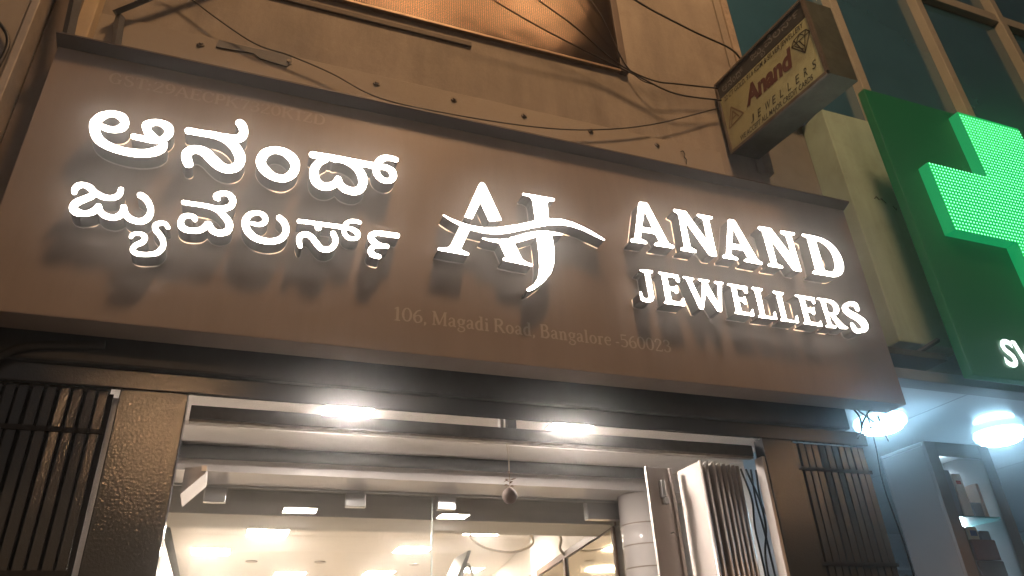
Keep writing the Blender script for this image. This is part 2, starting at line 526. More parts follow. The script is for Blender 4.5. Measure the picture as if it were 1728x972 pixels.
 'arkavattu': {'strokes':[{'s':[[0.4814,3.1172,0.0265],[0.4379,3.1158,0.0263],[0.3935,3.1138,0.0257],[0.3722,3.099,0.0274],[0.3744,3.081,0.0306],[0.3879,3.0681,0.0275],[0.4115,3.0586,0.0241],[0.4406,3.0592,0.0222]],'c':0,'r':''},{'s':[[0.4065,3.0547,0.0212],[0.3861,3.0511,0.0227],[0.373,3.0321,0.025],[0.3777,3.0149,0.0287],[0.3907,3.0082,0.0257],[0.4082,3.0057,0.0236]],'c':0,'r':''}],'polys':[],'holes':[]},
 'mono_apex': {'strokes':[],'polys':[[[0.7571,3.2635],[0.8246,3.4449],[0.8334,3.4619],[0.842,3.4663],[0.8504,3.4631],[0.8627,3.4457],[0.9268,3.2849],[0.9287,3.2781],[0.8697,3.2619],[0.8328,3.352],[0.7956,3.2593]]],'holes':[]},
 'mono_upper': {'strokes':[],'polys':[[[0.6451,3.2707],[0.6909,3.248],[0.7387,3.2344],[0.791,3.2258],[0.8439,3.2273],[0.902,3.2384],[0.957,3.2574],[1.0056,3.2748],[1.0842,3.3088],[1.1585,3.3348],[1.2155,3.3427],[1.2723,3.336],[1.3282,3.3182],[1.3837,3.2941],[1.4305,3.2667],[1.4269,3.2619],[1.3705,3.2805],[1.3149,3.3012],[1.2582,3.3107],[1.2013,3.3079],[1.1441,3.2931],[1.0816,3.2693],[1.0036,3.237],[0.9551,3.2163],[0.9006,3.201],[0.843,3.1958],[0.7804,3.2027],[0.7346,3.2165],[0.6988,3.2312],[0.6669,3.2506]],[[0.7426,3.2257],[0.7887,3.2159],[0.7431,3.1006],[0.7529,3.0934],[0.7764,3.0864],[0.7782,3.0778],[0.7722,3.0732],[0.6441,3.0767],[0.641,3.0828],[0.644,3.089],[0.6826,3.0967],[0.6943,3.1076]],[[1.0315,3.4463],[1.0361,3.4493],[1.1902,3.4509],[1.1909,3.4381],[1.183,3.4319],[1.1628,3.429],[1.1533,3.4174],[1.1539,3.3131],[1.0859,3.2938],[1.0796,3.4117],[1.074,3.4284],[1.0588,3.4361],[1.0336,3.4353]]],'holes':[]},
 'mono_lower': {'strokes':[],'polys':[[[0.8214,3.1735],[0.8587,3.1743],[0.9122,3.1794],[0.9626,3.1923],[0.9322,3.1868],[0.9861,3.2085],[1.0414,3.2367],[1.0916,3.2551],[1.1419,3.2645],[1.1865,3.2649],[1.2296,3.263],[1.2294,3.2605],[1.1737,3.2454],[1.1342,3.2357],[1.0838,3.2204],[1.039,3.1973],[0.9842,3.1714],[0.9308,3.1543],[0.9487,3.161],[0.9114,3.159],[0.8665,3.1601],[0.8213,3.1702]],[[0.9074,3.1698],[0.9753,3.1851],[1.0139,3.0963],[1.0321,3.0846],[1.0603,3.0805],[1.0611,3.0718],[1.0527,3.0666],[0.9275,3.0751],[0.9225,3.0809],[0.9243,3.0871],[0.9308,3.0902],[0.9388,3.0924]],[[1.085,3.2387],[1.1621,3.253],[1.1681,3.1755],[1.1623,3.1036],[1.1444,3.0486],[1.1059,2.9972],[1.0611,2.9569],[1.0342,2.9419],[1.0241,2.9448],[1.0236,2.9541],[1.0329,2.9621],[1.0575,2.9814],[1.0781,3.0154],[1.0886,3.0683],[1.0902,3.1383]]],'holes':[]},
 'A1': {'strokes':[],'polys':[[[1.6402,3.5254],[1.6788,3.529],[1.686,3.5236],[1.7655,3.3125],[1.7709,3.3094],[1.7938,3.3032],[1.7931,3.2859],[1.6836,3.2829],[1.685,3.2961],[1.6986,3.3026],[1.7072,3.3074],[1.7145,3.3156],[1.7004,3.3501],[1.6271,3.3509],[1.6171,3.3102],[1.6231,3.3064],[1.6456,3.3012],[1.6469,3.2844],[1.5592,3.2816],[1.5603,3.2979],[1.5666,3.3018],[1.5805,3.3048],[1.5845,3.3144],[1.633,3.5118]]],'holes':[[[1.662,3.477],[1.6341,3.379],[1.6906,3.3801]]]},
 'N1': {'strokes':[],'polys':[[[1.8287,3.5223],[1.8995,3.5226],[1.9926,3.3628],[1.9933,3.4894],[1.9891,3.4956],[1.9632,3.5036],[1.9629,3.5194],[2.0519,3.5203],[2.0531,3.5055],[2.0288,3.4963],[2.0304,3.2816],[1.9936,3.2803],[1.9847,3.285],[1.8844,3.46],[1.8874,3.3115],[1.8934,3.3068],[1.9164,3.2992],[1.9162,3.2819],[1.8281,3.2822],[1.828,3.2969],[1.8504,3.305],[1.8522,3.4965],[1.8456,3.5013],[1.8277,3.5073]]],'holes':[]},
 'A2': {'strokes':[],'polys':[[[2.1492,3.5242],[2.1817,3.5261],[2.189,3.5199],[2.2736,3.3029],[2.2961,3.2936],[2.2951,3.2778],[2.1877,3.2798],[2.1873,3.2923],[2.2097,3.3011],[2.2138,3.3073],[2.2016,3.3459],[2.1288,3.3438],[2.1189,3.3084],[2.1268,3.3022],[2.1529,3.2953],[2.1516,3.2804],[2.0635,3.2797],[2.0649,3.2975],[2.0836,3.304],[2.0895,3.3134],[2.1461,3.5183]]],'holes':[[[2.1655,3.4733],[2.1395,3.3756],[2.1924,3.3764]]]},
 'N2': {'strokes':[],'polys':[[[2.3286,3.5158],[2.4065,3.518],[2.4982,3.3645],[2.4946,3.4815],[2.4917,3.4878],[2.4647,3.4986],[2.4662,3.5156],[2.556,3.5169],[2.5583,3.5036],[2.5303,3.4926],[2.5341,3.2762],[2.4911,3.277],[2.4829,3.2799],[2.3877,3.4473],[2.3883,3.3029],[2.3939,3.2987],[2.4209,3.2912],[2.4192,3.2773],[2.3282,3.2769],[2.3297,3.2911],[2.3514,3.2976],[2.3471,3.4857],[2.3416,3.4904],[2.3244,3.4993]]],'holes':[]},
 'D': {'strokes':[],'polys':[[[2.6066,3.5203],[2.6497,3.5214],[2.6928,3.521],[2.7232,3.5183],[2.7481,3.5127],[2.7705,3.5038],[2.7899,3.4917],[2.8073,3.4732],[2.8205,3.4512],[2.829,3.4272],[2.8329,3.4012],[2.8329,3.3751],[2.8273,3.3488],[2.8184,3.3296],[2.8052,3.312],[2.7882,3.2971],[2.7708,3.2878],[2.752,3.2813],[2.7344,3.2781],[2.6034,3.2778],[2.6073,3.2935],[2.6168,3.2985],[2.6297,3.3027],[2.634,3.4979],[2.6285,3.5015],[2.6033,3.5092]]],'holes':[[[2.6875,3.4916],[2.7031,3.4926],[2.7214,3.4895],[2.7456,3.4746],[2.7599,3.4589],[2.769,3.4423],[2.775,3.4207],[2.7763,3.3984],[2.7751,3.3758],[2.7694,3.3526],[2.763,3.3361],[2.7541,3.3236],[2.7423,3.3138],[2.7302,3.3088],[2.7018,3.3087],[2.6881,3.313]]]},
 'J': {'strokes':[],'polys':[[[1.5847,3.1394],[1.6535,3.1435],[1.6529,3.1299],[1.6359,3.1233],[1.6382,3.0009],[1.6327,2.9853],[1.6179,2.974],[1.5971,2.9711],[1.5756,2.9742],[1.5664,2.9814],[1.5656,3.0181],[1.5682,3.0233],[1.5772,3.0217],[1.5807,2.9963],[1.589,2.9901],[1.6041,2.9923],[1.6116,3.0044],[1.6086,3.1228],[1.6042,3.126],[1.5846,3.1286]]],'holes':[]},
 'E1': {'strokes':[],'polys':[[[1.6816,3.1422],[1.7873,3.1415],[1.7908,3.1031],[1.7833,3.0981],[1.774,3.1005],[1.7659,3.1206],[1.7255,3.122],[1.7265,3.0722],[1.7552,3.0716],[1.7653,3.0846],[1.7708,3.0827],[1.7712,3.0427],[1.7625,3.0369],[1.7554,3.0404],[1.7496,3.0509],[1.7266,3.0505],[1.729,2.999],[1.7746,2.9979],[1.7837,3.0161],[1.7899,3.0227],[1.7983,3.0182],[1.7969,2.9779],[1.6856,2.9772],[1.6854,2.9872],[1.6899,2.9915],[1.6978,2.9938],[1.6956,3.127],[1.6905,3.1308],[1.681,3.1317]]],'holes':[]},
 'W': {'strokes':[],'polys':[[[1.8104,3.1393],[1.8712,3.137],[1.8713,3.1272],[1.8563,3.1218],[1.8874,3.0195],[1.9133,3.118],[1.9104,3.1234],[1.8937,3.1299],[1.8936,3.1393],[1.9556,3.1383],[1.9554,3.1276],[1.9402,3.1221],[1.9805,3.0193],[1.9998,3.1213],[1.9971,3.1237],[1.981,3.1284],[1.9822,3.1396],[2.0332,3.1395],[2.0328,3.1283],[2.0215,3.1234],[1.9907,2.975],[1.9689,2.9751],[1.9223,3.0648],[1.8918,2.9737],[1.8707,2.9757],[1.8271,3.1235],[1.8218,3.1266],[1.8099,3.1302]]],'holes':[]},
 'E2': {'strokes':[],'polys':[[[2.0554,3.1377],[2.1677,3.1376],[2.1649,3.1004],[2.1552,3.095],[2.1476,3.0978],[2.1417,3.1169],[2.1022,3.117],[2.1014,3.0694],[2.1282,3.0694],[2.1345,3.0782],[2.1434,3.0806],[2.1447,3.0384],[2.1384,3.0344],[2.1306,3.0365],[2.125,3.0474],[2.1027,3.0489],[2.104,2.9942],[2.1532,2.9939],[2.1644,3.0139],[2.1733,3.0198],[2.1715,2.9763],[2.0616,2.9777],[2.0616,2.9865],[2.0727,2.9907],[2.0746,3.1227],[2.0703,3.1253],[2.0544,3.1276]]],'holes':[]},
 'L1': {'strokes':[],'polys':[[[2.1963,3.1398],[2.2577,3.1392],[2.255,3.1253],[2.2393,3.1195],[2.2344,2.9897],[2.2808,2.9897],[2.2928,3.0179],[2.3017,3.0212],[2.3029,2.9763],[2.1933,2.9741],[2.1956,2.9865],[2.2088,2.9923],[2.2078,3.1183],[2.2043,3.122],[2.193,3.1266]]],'holes':[]},
 'L2': {'strokes':[],'polys':[[[2.318,3.1367],[2.3813,3.1345],[2.3795,3.1231],[2.3629,3.1177],[2.3603,2.9866],[2.4074,2.9858],[2.4233,3.0168],[2.431,3.0199],[2.429,2.9742],[2.3207,2.9733],[2.3217,2.9849],[2.3321,2.9903],[2.3333,3.1177],[2.3298,3.1214],[2.3148,3.1247]]],'holes':[]},
 'E3': {'strokes':[],'polys':[[[2.4507,3.1348],[2.568,3.1345],[2.5642,3.0994],[2.5555,3.0939],[2.5494,3.0974],[2.5451,3.1139],[2.5012,3.1163],[2.5035,3.0697],[2.5334,3.0683],[2.5423,3.0771],[2.5503,3.0774],[2.5449,3.0372],[2.5363,3.0319],[2.5327,3.0356],[2.5257,3.0431],[2.4983,3.0449],[2.5007,2.9917],[2.5518,2.992],[2.5623,3.0059],[2.5691,3.0068],[2.5707,2.9736],[2.4564,2.9744],[2.457,2.984],[2.4702,2.9898],[2.4715,3.1185],[2.4679,3.1222],[2.4486,3.1246]]],'holes':[]},
 'R': {'strokes':[],'polys':[[[2.5829,3.1366],[2.6549,3.1369],[2.6761,3.1351],[2.6889,3.13],[2.7005,3.1211],[2.7068,3.1107],[2.7098,3.0981],[2.7078,3.0848],[2.703,3.0734],[2.696,3.0638],[2.686,3.0556],[2.6746,3.0503],[2.6667,3.0479],[2.7097,2.9975],[2.731,2.9897],[2.7295,2.981],[2.681,2.9762],[2.67,2.9862],[2.6421,3.0459],[2.6304,3.0465],[2.6298,2.9937],[2.6559,2.9865],[2.6558,2.9748],[2.5905,2.9741],[2.5915,2.9846],[2.6081,2.9921],[2.604,3.1201],[2.5986,3.1259],[2.5816,3.1278]]],'holes':[[[2.6318,3.1176],[2.6487,3.1178],[2.6601,3.1159],[2.6702,3.1099],[2.6748,3.1019],[2.6772,3.0914],[2.6757,3.0826],[2.6712,3.0734],[2.663,3.0658],[2.6547,3.0626],[2.6472,3.0616],[2.6305,3.0614]]]},
 'S': {'strokes':[{'s':[[2.8317,3.096,0.0178],[2.828,3.1276,0.0308],[2.7973,3.1321,0.0245],[2.7631,3.1185,0.0226],[2.7504,3.0928,0.0411],[2.7716,3.0719,0.0424],[2.8143,3.0538,0.0444],[2.8443,3.0275,0.0512],[2.8381,2.9967,0.0332],[2.8022,2.9787,0.0221],[2.7744,2.9824,0.0323],[2.7636,3.018,0.0188]],'c':0,'r':''}],'polys':[],'holes':[]},
}

# ------------------------------------------------------------------ palette
PLASTER = mat('plaster_wall', (0.285, 0.255, 0.215), 0.85, bump=0.35, bscale=35, vary=0.16, vscale=1.7,
              stain=(0.16, 0.13, 0.10), sscale=2.3, samt=0.55)
BOARD = mat('brown_composite_panel', (0.250, 0.207, 0.178), 0.42, vary=0.05, vscale=0.9, bump=0.015, bscale=14, rvary=0.05)
LIP = mat('dark_brown_trim', (0.075, 0.06, 0.052), 0.5)
RETURN = mat('letter_return_metal', (0.13, 0.115, 0.105), 0.45, metal=0.35)
FACE = emit('lit_letter_acrylic', (1.0, 0.90, 0.80), 14.0)
TRIM = emit('halo_letter_edge', (1.0, 0.88, 0.78), 20.0)  # glowing edge added to spill a halo onto the board
HAMMER = mat('hammered_grey_paint', (0.050, 0.055, 0.064), 0.10, bump=0.2, bscale=115, spec=0.8, vary=0.15, vscale=3, detail=3)
DARKSTEEL = mat('dirty_dark_steel', (0.040, 0.046, 0.054), 0.38, bump=0.25, bscale=25, vary=0.35, vscale=5)
RAIL = mat('dusty_rail_steel', (0.10, 0.103, 0.104), 0.45, bump=0.5, bscale=40, vary=0.3, vscale=9, stain=(0.14, 0.13, 0.12), sscale=12, samt=0.4)
WHITE = mat('white_gloss_paint', (0.62, 0.585, 0.56), 0.18, bump=0.12, bscale=22, vary=0.04, vscale=3)
WHITEMATT = mat('white_soffit_paint', (0.78, 0.74, 0.70), 0.55, vary=0.06, vscale=2.5, stain=(0.35, 0.31, 0.27), sscale=5, samt=0.3)
CREAM = mat('cream_ceiling_paint', (0.74, 0.70, 0.645), 0.6, vary=0.03)
SHUT = mat('shutter_cream_paint', (0.47, 0.425, 0.395), 0.2, bump=0.15, bscale=18, vary=0.05, vscale=3, stain=(0.3, 0.26, 0.22), sscale=7, samt=0.3)
RUBBER = mat('black_cable_rubber', (0.012, 0.011, 0.010), 0.5)
CHROME = mat('brushed_steel', (0.55, 0.55, 0.54), 0.28, metal=1.0)
VINYL = mat('pale_vinyl_lettering', (0.42, 0.37, 0.32), 0.45)
CONCRETE = mat('green_lit_concrete', (0.31, 0.44, 0.375), 0.8, bump=0.25, bscale=30, vary=0.12, vscale=2.2, stain=(0.14, 0.15, 0.13), sscale=2.5, samt=0.4)  # green light of the cross is put into the grey column's colour

add_streaks(BOARD, 0.14, 5.0, 0.7)
add_streaks(PLASTER, 0.3, 4.0, 0.8)
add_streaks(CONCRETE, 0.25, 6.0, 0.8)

def glint_material():
    """glints along the letter backs, put in as patchy emission"""
    m = bpy.data.materials.new('letter_back_glint')
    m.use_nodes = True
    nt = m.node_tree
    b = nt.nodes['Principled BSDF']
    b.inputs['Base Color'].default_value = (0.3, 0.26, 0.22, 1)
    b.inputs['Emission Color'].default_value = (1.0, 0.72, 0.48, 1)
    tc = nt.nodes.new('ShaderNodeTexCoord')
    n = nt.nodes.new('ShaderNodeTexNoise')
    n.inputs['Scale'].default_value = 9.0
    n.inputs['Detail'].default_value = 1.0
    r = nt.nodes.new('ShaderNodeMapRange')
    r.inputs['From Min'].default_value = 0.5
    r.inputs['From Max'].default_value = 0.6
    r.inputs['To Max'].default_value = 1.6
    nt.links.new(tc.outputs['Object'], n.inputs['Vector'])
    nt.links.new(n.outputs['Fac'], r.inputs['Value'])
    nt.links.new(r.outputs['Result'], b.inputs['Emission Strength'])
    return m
GLINT = glint_material()  # patchy glow stands for glints on the letter backs

# ------------------------------------------------------------------ ground and street
structure(MB().box(-25, 28, -20, 14, -0.3, 0.0).build('ground', mat('street_ground', (0.09, 0.085, 0.08), 0.9, vary=0.2)))
structure(MB().box(-25, 28, -12, -3.2, 0.0, 0.012).build('road', mat('asphalt', (0.045, 0.045, 0.048), 0.8, bump=0.4, bscale=80, vary=0.2)))
pav = structure(MB().box(-25, 28, -3.0, 0.2, 0.0, 0.13).build('pavement', mat('paving_concrete', (0.22, 0.20, 0.18), 0.85, bump=0.3, vary=0.15)))
structure(MB().bbox(-25, 28, -3.2, -3.0, 0.0, 0.14, 0.015).build('kerb', mat('kerb_stone', (0.3, 0.29, 0.27), 0.85, vary=0.1)))

# ------------------------------------------------------------------ shop building
shop = thing('shop_building', 'plastered shop building with lit interior behind the brown sign', 'building', (1.0, 0.2, 0))
# upper wall with the mesh window opening
WX0, WX1, WZ1 = -1.06, 2.775, 8.0
MX0, MX1, MZ0, MZ1 = -0.75, 1.865, 4.705, 6.1
w = MB()
w.box(WX0, WX1, 0.2, 0.44, 2.70, MZ0)
w.box(WX0, MX0, 0.2, 0.44, MZ0, MZ1)
w.box(MX1, WX1, 0.2, 0.44, MZ0, MZ1)
w.box(WX0, WX1, 0.2, 0.44, MZ1, WZ1)
w.build('upper_wall', PLASTER, shop)
# return edge of the wall beside the glass facade: rough strip
MB().bbox(2.745, 2.80, 0.17, 0.46, 4.15, WZ1, 0.008).build('wall_edge', mat('worn_edge_plaster', (0.30, 0.25, 0.20), 0.8, bump=0.8, bscale=30, vary=0.3, vscale=12), shop)
MB().bbox(2.69, 2.745, 0.185, 0.199, 4.15, WZ1, 0.004).build('wall_seam', PLASTER, shop)
# cladding strip behind the bolts
MB().bbox(-0.99, 2.44, 0.188, 0.1985, 3.88, 4.235, 0.003).build('cladding_strip', mat('cladding_plaster', (0.30, 0.27, 0.225), 0.8, bump=0.2, bscale=30, vary=0.12, vscale=2, stain=(0.2, 0.16, 0.12), sscale=4, samt=0.4), shop)
for x in (-0.775, -0.42, -0.03, 0.395, 0.796, 1.185, 1.58, 2.0):
    b = MB()
    bx, bz = x, 4.185 + random.uniform(-0.008, 0.008)
    n = 12
    for (r0, ya, yb) in ((0.017, 0.1878, 0.182), (0.009, 0.182, 0.173)):
        b.prism([(bx + r0 * math.cos(2 * math.pi * k / n), bz + r0 * math.sin(2 * math.pi * k / n)) for k in range(n)], 'y', ya, yb)
    b.build('bolt', mat('galvanised_bolt', (0.27, 0.24, 0.20), 0.7), shop)
# plaster bead under the mesh window, ledge shadow in its dark colour; shallow nib
MB().bbox(MX0 - 0.1, 0.90, 0.185, 0.1985, 4.607, 4.64, 0.004).build('plaster_bead', mat('shadow_dark_bead', (0.13, 0.11, 0.09), 0.8, vary=0.2), shop)
MB().bbox(-0.925, -0.845, 0.12, 0.1985, 3.86, WZ1, 0.006).build('pilaster', mat('worn_cream_pilaster', (0.45, 0.37, 0.25), 0.75, vary=0.15, bump=0.2), shop)

# mesh window
def mesh_material():
    m = bpy.data.materials.new('woven_wire_mesh')
    m.use_nodes = True
    nt = m.node_tree
    b = nt.nodes['Principled BSDF']
    b.inputs['Metallic'].default_value = 0.85
    b.inputs['Roughness'].default_value = 0.17
    tc = nt.nodes.new('ShaderNodeTexCoord')
    def wave(direction, sc):
        wv = nt.nodes.new('ShaderNodeTexWave')
        wv.wave_type = 'BANDS'
        wv.bands_direction = direction
        wv.inputs['Scale'].default_value = sc
        wv.inputs['Distortion'].default_value = 0.6
        wv.inputs['Detail Scale'].default_value = 0.6
        nt.links.new(tc.outputs['Object'], wv.inputs['Vector'])
        return wv
    a, c = wave('X', 24.0), wave('Z', 24.0)
    mx = nt.nodes.new('ShaderNodeMath')
    mx.operation = 'MAXIMUM'
    nt.links.new(a.outputs['Fac'], mx.inputs[0])
    nt.links.new(c.outputs['Fac'], mx.inputs[1])
    cr = nt.nodes.new('ShaderNodeMix')
    cr.data_type = 'RGBA'
    cr.inputs['A'].default_value = (0.012, 0.008, 0.005, 1)
    cr.inputs['B'].default_value = (0.052, 0.032, 0.018, 1)
    nt.links.new(mx.outputs[0], cr.inputs['Factor'])
    nt.links.new(cr.outputs['Result'], b.inputs['Base Color'])
    bp = nt.nodes.new('ShaderNodeBump')
    bp.inputs['Strength'].default_value = 0.35
    bp.inputs['Distance'].default_value = 0.004
    nt.links.new(mx.outputs[0], bp.inputs['Height'])
    # long waviness of the loosely stretched mesh
    nz = nt.nodes.new('ShaderNodeTexNoise')
    nz.inputs['Scale'].default_value = 4.0
    nt.links.new(tc.outputs['Object'], nz.inputs['Vector'])
    b2 = nt.nodes.new('ShaderNodeBump')
    b2.inputs['Strength'].default_value = 0.10
    b2.inputs['Distance'].default_value = 0.06
    nt.links.new(nz.outputs['Fac'], b2.inputs['Height'])
    nt.links.new(bp.outputs['Normal'], b2.inputs['Normal'])
    nt.links.new(b2.outputs['Normal'], b.inputs['Normal'])
    return m
scr = thing('mesh_screen', 'brown wire mesh screen fixed over the window above the sign', 'screen', (0.55, 0.18, MZ0))
MB().box(MX0 + 0.02, MX1 - 0.03, 0.183, 0.186, MZ0 + 0.012, MZ1).build('wire_mesh', mesh_material(), scr)
FR = mat('brown_frame_wood', (0.10, 0.075, 0.06), 0.6, vary=0.2)
MB().bbox(MX1 - 0.035, MX1 + 0.012, 0.165, 0.199, MZ0 - 0.012, MZ1, 0.004).build('frame_side', FR, scr)
MB().bbox(MX0, MX1 + 0.02, 0.174, 0.199, MZ0 - 0.006, MZ0 + 0.011, 0.003).build('frame_bottom', mat('mesh_edge_strip', (0.28, 0.20, 0.13), 0.5, metal=0.3, vary=0.3, vscale=20), scr)

# grey tape patch on the wall
tp = MB().prism([(-0.350, 4.226), (-0.20, 4.222), (-0.021, 4.234), (-0.018, 4.19), (-0.035, 4.152), (-0.10, 4.158), (-0.16, 4.166), (-0.19, 4.19), (-0.356, 4.178)], 'y', 0.181, 0.1872).build('tape_patch', mat('grey_tape', (0.105, 0.108, 0.11), 0.6, vary=0.12, vscale=14))
tag(tp, 'grey rectangular tape patch stuck on the wall above the sign', 'tape')

# ------------------------------------------------------------------ sign board with lit letters
SX0, SX1, SZ0, SZ1 = -0.892, 3.052, 2.643, 3.812
sign = thing('sign_board', 'long brown shop sign with white lit Kannada and English letters', 'sign', (1.08, 0.06, SZ0))
MB().bbox(SX0, SX1, 0.0, 0.13, SZ0, SZ1, 0.004).build('panel', BOARD, sign)
MB().prism([(-0.052, SZ1 + 0.022), (-0.052, SZ1 + 0.030), (0.13, SZ1 + 0.030), (0.13, SZ1 + 0.001), (-0.002, SZ1 + 0.001)], 'x', SX0 - 0.004, SX1 + 0.004).build('top_lip', LIP, sign)

LD = 0.080
def letter(name, loops, label=None):
    n_cap = fill(loops)
    # dark return
    r = MB()
    for lp in loops:
        n = len(lp)
        vs = [(p[0], -LD + 0.004, p[1]) for p in lp] + [(p[0], -0.0095, p[1]) for p in lp]
        r.add(vs, [(i, (i + 1) % n, n + (i + 1) % n, n + i) for i in range(n)])
    o = r.build(name, RETURN, sign)
    if label:
        o['label'] = label
    # lit acrylic front
    vs, fs = n_cap
    f = MB()
    f.add([(p[0], -LD, p[1]) for p in vs], fs)
    f.build('lit_face', FACE, o)
    t = MB()
    for lp in loops:
        n = len(lp)
        t.add([(p[0], -LD, p[1]) for p in lp] + [(p[0], -LD + 0.004, p[1]) for p in lp],
              [(i, (i + 1) % n, n + (i + 1) % n, n + i) for i in range(n)])
    t.build('halo_edge', TRIM, o)
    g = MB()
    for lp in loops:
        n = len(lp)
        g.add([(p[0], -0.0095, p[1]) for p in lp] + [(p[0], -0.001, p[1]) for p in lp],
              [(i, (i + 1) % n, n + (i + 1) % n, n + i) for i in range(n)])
    g.build('glint_rim', GLINT, o)
    return o

LOOPS = {}
for gname, g in GLYPHS.items():
    kan = bool(g['strokes']) and gname != 'S'
    LOOPS[gname] = outlines(g['strokes'], g['polys'], g['holes'], erode=0.0024 if kan else 0.0022)
    letter('monogram_stroke' if gname.startswith('mono') else 'kannada_letter' if kan else 'letter', LOOPS[gname])

# small serif lettering: strokes on a unit cap height
T, t_ = 0.15, 0.075
def st(pts, w, c=0, r=''):
    ws = w if isinstance(w, (list, tuple)) else [w] * len(pts)
    return {'s': [(p[0], p[1], q) for p, q in zip(pts, ws)], 'c': c, 'r': r}
def stem(x, z0=0.0, z1=1.0, w=T):
    return st([(x, z0), (x, z1)], w)
def bar(x0, x1, z, w=t_):
    return st([(x0, z), (x1, z)], w)
def ring(cx, cz, rx, rz):
    p = [(cx + rx * math.cos(a), cz + rz * math.sin(a)) for a in [k * math.pi / 4 for k in range(8)]]
    return st(p, [T, .11, t_, .11, T, .11, t_, .11], 1)
def bowl(pts):
    m = len(pts)
    return st(pts, [t_ + (T - t_) * math.sin(math.pi * i / (m - 1)) for i in range(m)])
six = [(.5, .93), (.3, .85), (.13, .6), (.1, .32), (.2, .08), (.34, .03), (.5, .14), (.54, .32), (.46, .5), (.3, .54), (.13, .4)]
sixw = [.07, .09, .13, .15, .11, .07, .12, .14, .11, .07, .06]
Cst = st([(.62, .75), (.52, .92), (.36, .97), (.16, .8), (.1, .5), (.17, .2), (.36, .03), (.55, .08), (.65, .25)], [.09, .09, .07, .12, .15, .12, .07, .07, .06])
sf = [bar(.04, .28, .035), bar(.04, .28, .965)]
